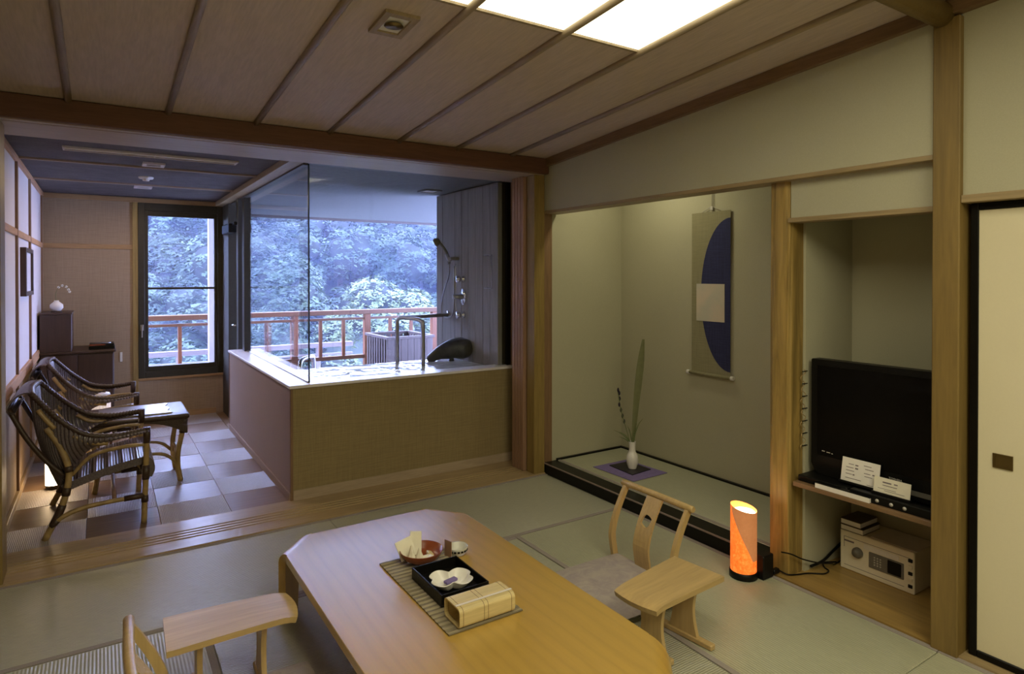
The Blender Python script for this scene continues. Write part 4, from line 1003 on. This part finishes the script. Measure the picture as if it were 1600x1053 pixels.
def card(name, lab, w_, h, y, x, z, tilt, mat, lines):
    c = thing(name, lab, 'card', (x, y, z))
    T = Matrix.Translation((x, y, z)) @ Matrix.Rotation(tilt, 4, 'Y') @ Matrix(((0,0,-1,0), (-1,0,0,0), (0,1,0,0), (0,0,0,1)))
    obj('sheet', MB().box(-w_/2, w_/2, 0, h, -.001, .001).xform(T), mat, c)
    ln = MB()
    for (a, b, t, s) in lines: ln.box(-w_/2+w_*a, -w_/2+w_*(a+s), h*b, h*b+t, .0011, .0016)
    ln.xform(T); obj('print', ln, M['ink'], c)
    obj('holder', MB().box(-w_/2-.004, w_/2+.004, -.006, .004, -.012, .012, .001).xform(T), M['black'], c)
R = random.Random(2)
card('programme_card', 'larger white printed card in a black holder in front of the television', .175, .112, 1.59, 2.95, .527, .18, M['paper'],
     [(.18, .74, .003, .14), (.36, .72, .006, .08), (.12, .60, .003, .2), (.36, .585, .007, .08), (.12, .47, .003, .22), (.12, .33, .003, .17), (.31, .315, .006, .05), (.58, .80, .003, .2), (.62, .67, .003, .22), (.60, .50, .003, .17), (.82, .49, .006, .06), (.62, .38, .003, .2), (.12, .16, .003, .42), (.7, .07, .002, .16)])
card('notice_card', 'smaller cream printed card standing right of the white card', .155, .070, 1.435, 2.925, .525, .18, M['cream'],
     [(.24, .68, .006, .24), (.55, .70, .005, .1), (.24, .52, .003, .4), (.12, .30, .002, .5), (.3, .2, .002, .55)])
# hanging wire chain of plug clips
chn = thing('wire_chain', 'thin coiled wire hanging on the niche wall left of the television', 'cable', (2.93, 1.865, .85))
pts = []
for k in range(90):
    t = k/89; pts.append((2.945+.018*math.sin(t*44), 1.868-.004*math.cos(t*22), 1.03-.40*t))
obj('wire', MB().tube(pts, .0018, 5), M['bamboo'], chn)
for k in range(7): z = 1.02-.062*k; obj('clip', MB().box(2.935, 2.975, 1.862, 1.868, z-.002, z+.002), M['black'], chn)
# safe
sf = thing('safe', 'small beige hotel room safe with keypad on the niche floor', 'safe', (3.28, 1.63, .006))
X0, Y0, Y1, Z0, Z1 = 3.175, 1.452, 1.806, .007, .205
obj('body', MB().box(X0, 3.385, Y0, Y1, Z0, Z1, .004), M['safe'], sf)
obj('door_seam', MB().box(X0-.0008, X0+.001, Y0+.045, Y1-.022, .030, .032).box(X0-.0008, X0+.001, Y0+.015, Y1-.022, .172, .174).box(X0-.0008, X0+.001, Y1-.022, Y1-.020, .12, .174), M['ink'], sf)
obj('label_strip', MB().box(X0-.001, X0+.001, Y0+.07, Y1-.12, .142, .166), M['paper'], sf)
kn = obj('dial_knob', MB().lathe([(.026, 0), (.026, -.010), (.020, -.014), (.018, -.026), (.0001, -.027)], (X0, 1.715, .112), 24, True, 'X'), M['grey'], sf)
kp = obj('keypad_plate', MB().box(X0-.005, X0+.001, 1.498, 1.66, .062, .138, .002), M['grey'], sf)
ky = MB()
for i in range(3):
    for j in range(4): ky.box(X0-.0075, X0-.004, 1.600+i*.014, 1.606+i*.014, .080+j*.012, .086+j*.012)
obj('keys', ky, M['ltgrey'], sf)
obj('lock_cover', MB().box(X0-.009, X0-.004, 1.508, 1.570, .070, .132, .002), M['black'], sf)
for z in (.045, .075, .105, .135, .165): obj('hinge', MB().box(X0-.006, X0+.004, Y0+.008, Y0+.026, z-.009, z+.006, .001), M['black' if z in (.045, .105, .165) else 'safe'], sf)
obj('maker_label', MB().box(X0-.001, X0+.001, 1.735, 1.785, .150, .158), M['ink'], sf)
tag(box('paper_sheet', M['paper'], 3.19, 3.38, 1.45, 1.66, Z1+.0005, Z1+.0025, org=(3.28,1.55,Z1)), 'loose white sheet lying on the right half of the safe', 'paper')
for lab, z, dy in (('white paged book lying directly on the safe', Z1+.0005, 0), ('white paged book with dark cover topping the stack on the safe', Z1+.030, .012)):
    b = thing('book', lab, 'book', (3.24, 1.74, z))
    obj('pages', MB().box(3.172, 3.33, 1.690+dy, 1.800, z+.002, z+.025), M['paper'], b)
    obj('cover', MB().box(3.170, 3.332, 1.688+dy, 1.802, z+.025, z+.028).box(3.170, 3.332, 1.688+dy, 1.802, z, z+.002), M['cabinet'], b)

# ================================================================== SUN ROOM FURNITURE
def make_chair():
    t = thing('wicker_armchair', 'dark wicker armchair with tan cane legs nearest to the threshold', 'armchair', (0, 0, 0), 'wicker armchairs in the sun room')
    half = [(.235, .31, .560), (.15, .325, .552), (.05, .330, .548), (-.083, .332, .578), (-.198, .318, .667), (-.272, .285, .748), (-.335, .258, .824)]
    near = [Vector((x, -y, z)) for x, y, z in half]; far = [Vector((x, y, z)) for x, y, z in half]
    rim = curve([*near], 40)+curve([near[-1]*.999, Vector((-.350, -.08, .825)), Vector((-.350, .08, .825)), far[-1]*.999], 20)[1:-1]+list(reversed(curve([*far], 40)))
    lowh = [(.225, .305, .547), (.15, .315, .534), (.05, .318, .518), (-.06, .30, .480), (-.14, .26, .375), (-.19, .22, .28), (-.215, .17, .26)]
    ln = [Vector((x, -y, z)) for x, y, z in lowh]; lf_ = [Vector((x, y, z)) for x, y, z in lowh]
    low = curve(ln, 40)+curve([ln[-1]*.999, Vector((-.225, -.06, .26)), Vector((-.225, .06, .26)), lf_[-1]*.999], 20)[1:-1]+list(reversed(curve(lf_, 40)))
    n_ = len(rim)
    def at(L, u): f = u*(n_-1); k = min(int(f), n_-2); return L[k].lerp(L[k+1], f-k)
    def shell(u, v):
        a = at(rim, u); b = at(low, u); p = a.lerp(b, v)
        c = Vector((0, 0, .55)); d = (p-Vector((.1, 0, p.z))); d.z = 0; d = d.normalized() if d.length > 1e-6 else Vector((1,0,0))
        return p+d*(.03*math.sin(PI*v)-.0045*math.cos(2*PI*u*78))
    obj('woven_shell', MB().sheet(shell, 469, 8, .007), M['wicker'], t)
    # rolled over head roll
    RC = curve([(-.335, 0, .826), (-.365, 0, .832), (-.40, 0, .818), (-.432, 0, .785), (-.448, 0, .750), (-.435, 0, .728), (-.41, 0, .725)], 20)
    def roll(u, v):
        f = v*20; k = min(int(f), 19); c_ = RC[k].lerp(RC[k+1], f-k)
        return (c_.x, (2*u-1)*(.258+.022*v), c_.z+.0022*math.sin(u*150))
    obj('head_roll', MB().sheet(roll, 130, 12, .008), M['wicker'], t)
    R_ = [.0165+.0028*math.sin(k*2.2) for k in range(220)]
    obj('braided_rim', MB().tube([at(rim, k/219) for k in range(220)], R_, 9), M['wicker_rim'], t)
    for s in (-1, 1):
        lg = obj('leg', MB().tube(curve([(.232, s*.31, .55), (.226, s*.315, .40), (.222, s*.318, .25), (.215, s*.325, .10), (.212, s*.332, .001)], 20), .0165, 10), M['bamboo'], t)
        obj('binding', MB().tube([(.231, s*.31, .575), (.229, s*.311, .48)], .020, 10), M['wicker_rim'], lg)
        obj('binding', MB().tube([(.2235, s*.316, .345), (.2225, s*.318, .26)], .021, 10), M['wicker_rim'], lg)
        obj('binding', MB().tube([(.219, s*.322, .165), (.217, s*.324, .125)], .020, 10), M['wicker_rim'], lg)
        c = curve([(-.265, s*.295, .63), (-.205, s*.30, .52), (-.165, s*.31, .40), (-.165, s*.315, .30), (-.20, s*.32, .16), (-.275, s*.33, .001)], 30)
        lg = obj('leg', MB().tube(c, .0175, 10), M['bamboo'], t)
        for q0, q1 in ((12, 15), (19, 22), (23, 28)): obj('binding', MB().tube(c[q0:q1], .0215, 10), M['wicker_rim'], lg)
        obj('back_strut', MB().tube(curve([(-.44, s*.25, .75), (-.36, s*.265, .58), (-.265, s*.27, .43), (-.175, s*.27, .33)], 12), .014, 8), M['wicker_rim'], t)
        obj('side_cane', MB().tube(curve([(-.305, s*.285, .735), (-.265, s*.30, .675), (-.225, s*.31, .625)], 8), .013, 8), M['bamboo'], t)
        obj('side_cane', MB().tube(curve([(-.14, s*.328, .575), (-.07, s*.332, .528), (.03, s*.333, .508)], 8), .013, 8), M['bamboo'], t)
        c = curve([(-.245, s*.33, .075), (-.18, s*.335, .125), (-.05, s*.325, .155), (.215, s*.322, .165)], 16)
        st = obj('stretcher', MB().tube(c, .0135, 9), M['bamboo'], t)
        for q0, q1 in ((0, 4), (14, 17)): obj('binding', MB().tube(c[q0:q1], .017, 9), M['wicker_rim'], st)
        obj('seat_brace', MB().tube(curve([(-.15, s*.30, .34), (-.05, s*.30, .44), (.10, s*.305, .47), (.225, s*.31, .47)], 12), .011, 8), M['bamboo'], t)
    obj('cross_stretcher', MB().tube([(.06, -.325, .16), (.06, .325, .16)], .011, 8), M['reveal'], t)
    obj('seat_rail', MB().tube([(-.17, -.30, .262), (-.17, .30, .262)], .013, 8).tube([(.21, -.31, .31), (.21, .31, .31)], .014, 8), M['wicker_rim'], t)
    def seat(u, v):
        s_ = u*1.12; y = (2*v-1)*.285
        if s_ < 1: x = -.19+.42*s_; z = .275+.100*s_+.016*math.sin(PI*s_*.9)-.010*abs(2*v-1)**3
        else: a = (s_-1)/.12; x = .230+.022*math.sin(a*PI*.9); z = .380-.10*a-.010*abs(2*v-1)**3
        return (x, y, z+.0016*math.sin(u*200))
    obj('woven_seat', MB().sheet(seat, 90, 10, .045), M['wicker'], t)
    return t
c1 = make_chair(); index_children(); c2 = copy_tree(c1)
c1.location = (0, 4.765, 0); c2.location = (0, 6.125, 0)
c2['label'] = 'dark wicker armchair with tan cane legs farther back beside the cabinet'
# side table
wt = thing('wicker_side_table', 'low dark wicker side table with curved cane legs between the armchairs', 'side table', (.23, 5.33, 0))
TX0, TX1, TY0, TY1, Z = -.10, .535, 5.125, 5.66, .50
obj('top', MB().box(TX0, TX1, TY0, TY1, Z-.035, Z, .012, 3), M['wicker_rim'], wt)
def apron(u0, u1): return [(u0, Z-.03)]+[(u0+(u1-u0)*k/16, Z-.045-.10*abs(2*k/16-1)**2.2) for k in range(17)]+[(u1, Z-.03)]
obj('apron', MB().prism(apron(TX0+.02, TX1-.02), 'XZ', TY0+.012, TY0+.03), M['wicker_rim'], wt)
obj('apron', MB().prism(apron(TX0+.02, TX1-.02), 'XZ', TY1-.03, TY1-.012), M['wicker_rim'], wt)
obj('apron', MB().prism(apron(TY0+.03, TY1-.03), 'YZ', TX1-.03, TX1-.012), M['wicker_rim'], wt)
obj('apron', MB().prism(apron(TY0+.03, TY1-.03), 'YZ', TX0+.012, TX0+.03), M['wicker_rim'], wt)
for sx, x in ((-1, TX0), (1, TX1)):
    for sy, y in ((-1, TY0), (1, TY1)):
        xx, yy = x-sx*.03, y-sy*.03
        c = curve([(xx, yy, Z-.04), (xx-sx*.015, yy-sy*.012, .36), (xx-sx*.04, yy-sy*.035, .22), (xx-sx*.04, yy-sy*.05, .10), (xx-sx*.025, yy-sy*.045, .001)], 20)
        lg = obj('leg', MB().tube(c, .018, 10), M['bamboo'], wt); obj('binding', MB().tube(c[0:6], .023, 10), M['wicker_rim'], lg)
for y in (TY0+.075, TY1-.075): obj('stretcher', MB().tube(curve([(TX0+.07, y, .13), (.05, y, .21), (.21, y, .225), (.37, y, .21), (TX1-.07, y, .13)], 18), .012, 8), M['bamboo'], wt)
for x in (TX0+.07, TX1-.07): obj('stretcher', MB().tube(curve([(x, TY0+.075, .13), (x, 5.30, .21), (x, 5.49, .21), (x, TY1-.075, .13)], 18), .012, 8), M['bamboo'], wt)
tr = thing('glass_tray', 'flat glossy blue grey tray lying on the wicker side table', 'tray', (.22, 5.33, Z))
outl2 = [(-.02, 5.20), (.43, 5.20), (.40, 5.27), (.425, 5.38), (.40, 5.47), (.43, 5.58), (-.02, 5.58)]
obj('plate', MB().prism(outl2, 'XY', Z+.0008, Z+.010), M['steel'], tr)
tag(obj('napkin_clip', MB().box(-.055, -.03, 5.15, 5.19, Z+.0008, Z+.04, .003), M['paper'], org=(-.04, 5.16, Z)), 'small white upright clip on the left end of the side table', 'clip')
# lanterns
def lantern(lab, x, y, h, r, mat, power):
    t = thing('floor_lantern', lab, 'lantern', (x, y, 0))
    obj('base', MB().lathe([(.0001, .001), (r*.9, .001), (r*.9, .02), (.0001, .02)], (x, y, 0), 20), M['cabinet'], t)
    obj('pleated_shade', MB().grid(lambda u, v: (x+r*(1+.03*math.cos(u*2*PI*24))*math.cos(2*PI*u), y+r*(1+.03*math.cos(u*2*PI*24))*math.sin(2*PI*u), .02+(h-.05)*v), 144, 4, True, True), mat, t)
    obj('cap', MB().lathe([(r*1.02, h-.03), (r*.95, h-.012), (r*.5, h), (.0001, h)], (x, y, 0), 24), M['white' if mat == M['lamp_paper_dim'] else 'reveal'], t)
    if power: obj('rim_band', MB().lathe([(r*1.06, .02), (r*1.06, .03), (r*1.03, .03), (r*1.03, .02)], (x, y, 0), 24), M['cabinet'], t)
lantern('small lit paper lantern on the floor behind the nearest armchair', -.285, 5.50, .235, .05, M['lamp_paper'], 1)
lantern('white pleated paper lantern behind the farther armchair', -.035, 6.72, .465, .10, M['lamp_paper_dim'], 0)
# cabinet in the corner
cb2 = thing('corner_cabinet', 'low dark brown wooden cabinet in the far left corner', 'cabinet', (-.18, 7.3, 0))
obj('carcass', MB().box(-.463, .098, 7.02, 7.56, .002, .785, .003), M['cabinet'], cb2)
obj('top', MB().box(-.465, .112, 7.0, 7.565, .785, .806, .003), M['cabinet'], cb2)
for x0, x1 in ((-.455, -.185), (-.18, .09)):
    d = obj('door', MB().box(x0, x1, 7.008, 7.02, .05, .775, .002), M['cabinet'], cb2)
    obj('knob', MB().lathe([(.008, 0), (.011, -.012), (.0001, -.016)], ((x1-.03) if x0 < -.3 else (x0+.03), 7.008, .45), 10, True, 'Y'), M['brass'], d)
b2 = thing('wooden_box', 'dark upright wooden box on the left of the corner cabinet', 'box', (-.34, 7.2, .806))
obj('case', MB().box(-.463, -.228, 7.02, 7.45, .807, 1.145, .003), M['cabinet'], b2)
obj('lid', MB().box(-.465, -.222, 7.01, 7.455, 1.145, 1.162, .003), M['cabinet'], b2)
pv = thing('round_pot', 'small round pale pot with a twig on the dark upright box', 'vase', (-.345, 7.15, 1.162))
obj('stand', MB().lathe([(.0001, .0005), (.045, .0005), (.045, .012), (.0001, .012)], (-.345, 7.15, 1.162), 20), M['cabinet'], pv)
obj('pot', MB().lathe([(.0001, .012), (.030, .012), (.052, .04), (.050, .07), (.026, .092), (.018, .10), (.02, .108), (.014, .108), (.0001, .09)], (-.345, 7.15, 1.162), 28), M['white'], pv)
fo = thing('orchid_twig', 'thin arching twig with pale blossoms in the round pot', 'flower', (-.345, 7.15, 1.262))
c = curve([(-.345, 7.15, 1.25), (-.35, 7.14, 1.33), (-.32, 7.13, 1.40), (-.27, 7.12, 1.395), (-.245, 7.11, 1.35)], 20)
obj('twig', MB().tube(c, .002, 5), M['stem'], fo)
for k in (9, 12, 15, 18, 20):
    p = c[k]; mb = MB()
    for q in range(5):
        a = 2*PI*q/5; d = Vector((math.cos(a), .2, math.sin(a)))*.013; e_ = Vector((-math.sin(a), 0, math.cos(a)))*.006
        mb.add([p, p+d*.6+e_, p+d, p+d*.6-e_], [(0,1,2,3)])
    obj('blossom', mb, M['white'], fo)
t2 = thing('lacquer_box', 'flat dark lacquer box with pens on the corner cabinet', 'box', (.02, 7.2, .806))
obj('case', MB().box(-.10, .105, 7.10, 7.30, .807, .835, .002).box(-.095, .10, 7.105, 7.295, .839, .856, .002), M['lacquer'], t2)
obj('red_side', MB().box(-.094, .03, 7.104, 7.106, .841, .854), M['red_lacquer'], t2)
tag(obj('pen', MB().tube([(.0, 7.12, .862), (.075, 7.125, .862)], .006, 8), M['steel'], org=(.04, 7.12, .856)), 'silver pen lying on the flat lacquer box', 'pen')
tag(box('wall_switch', M['white'], .155, .178, YW-.008, YW, .62, .72, b=.002, org=(.16,YW,.67)), 'small white wall switch beside the corner cabinet', 'switch')
pf = thing('picture_frame', 'small dark framed picture hanging on the pale left wall', 'picture', (-.46, 5.95, 1.53))
obj('frame', MB().box(-.482, -.445, 5.66, 5.69, 1.35, 1.70, .002).box(-.482, -.445, 6.20, 6.23, 1.35, 1.70, .002).box(-.482, -.445, 5.69, 6.20, 1.35, 1.38, .002).box(-.482, -.445, 5.69, 6.20, 1.67, 1.70, .002), M['cabinet'], pf)
obj('picture', MB().box(-.482, -.462, 5.69, 6.20, 1.38, 1.67), M['capstone'], pf)
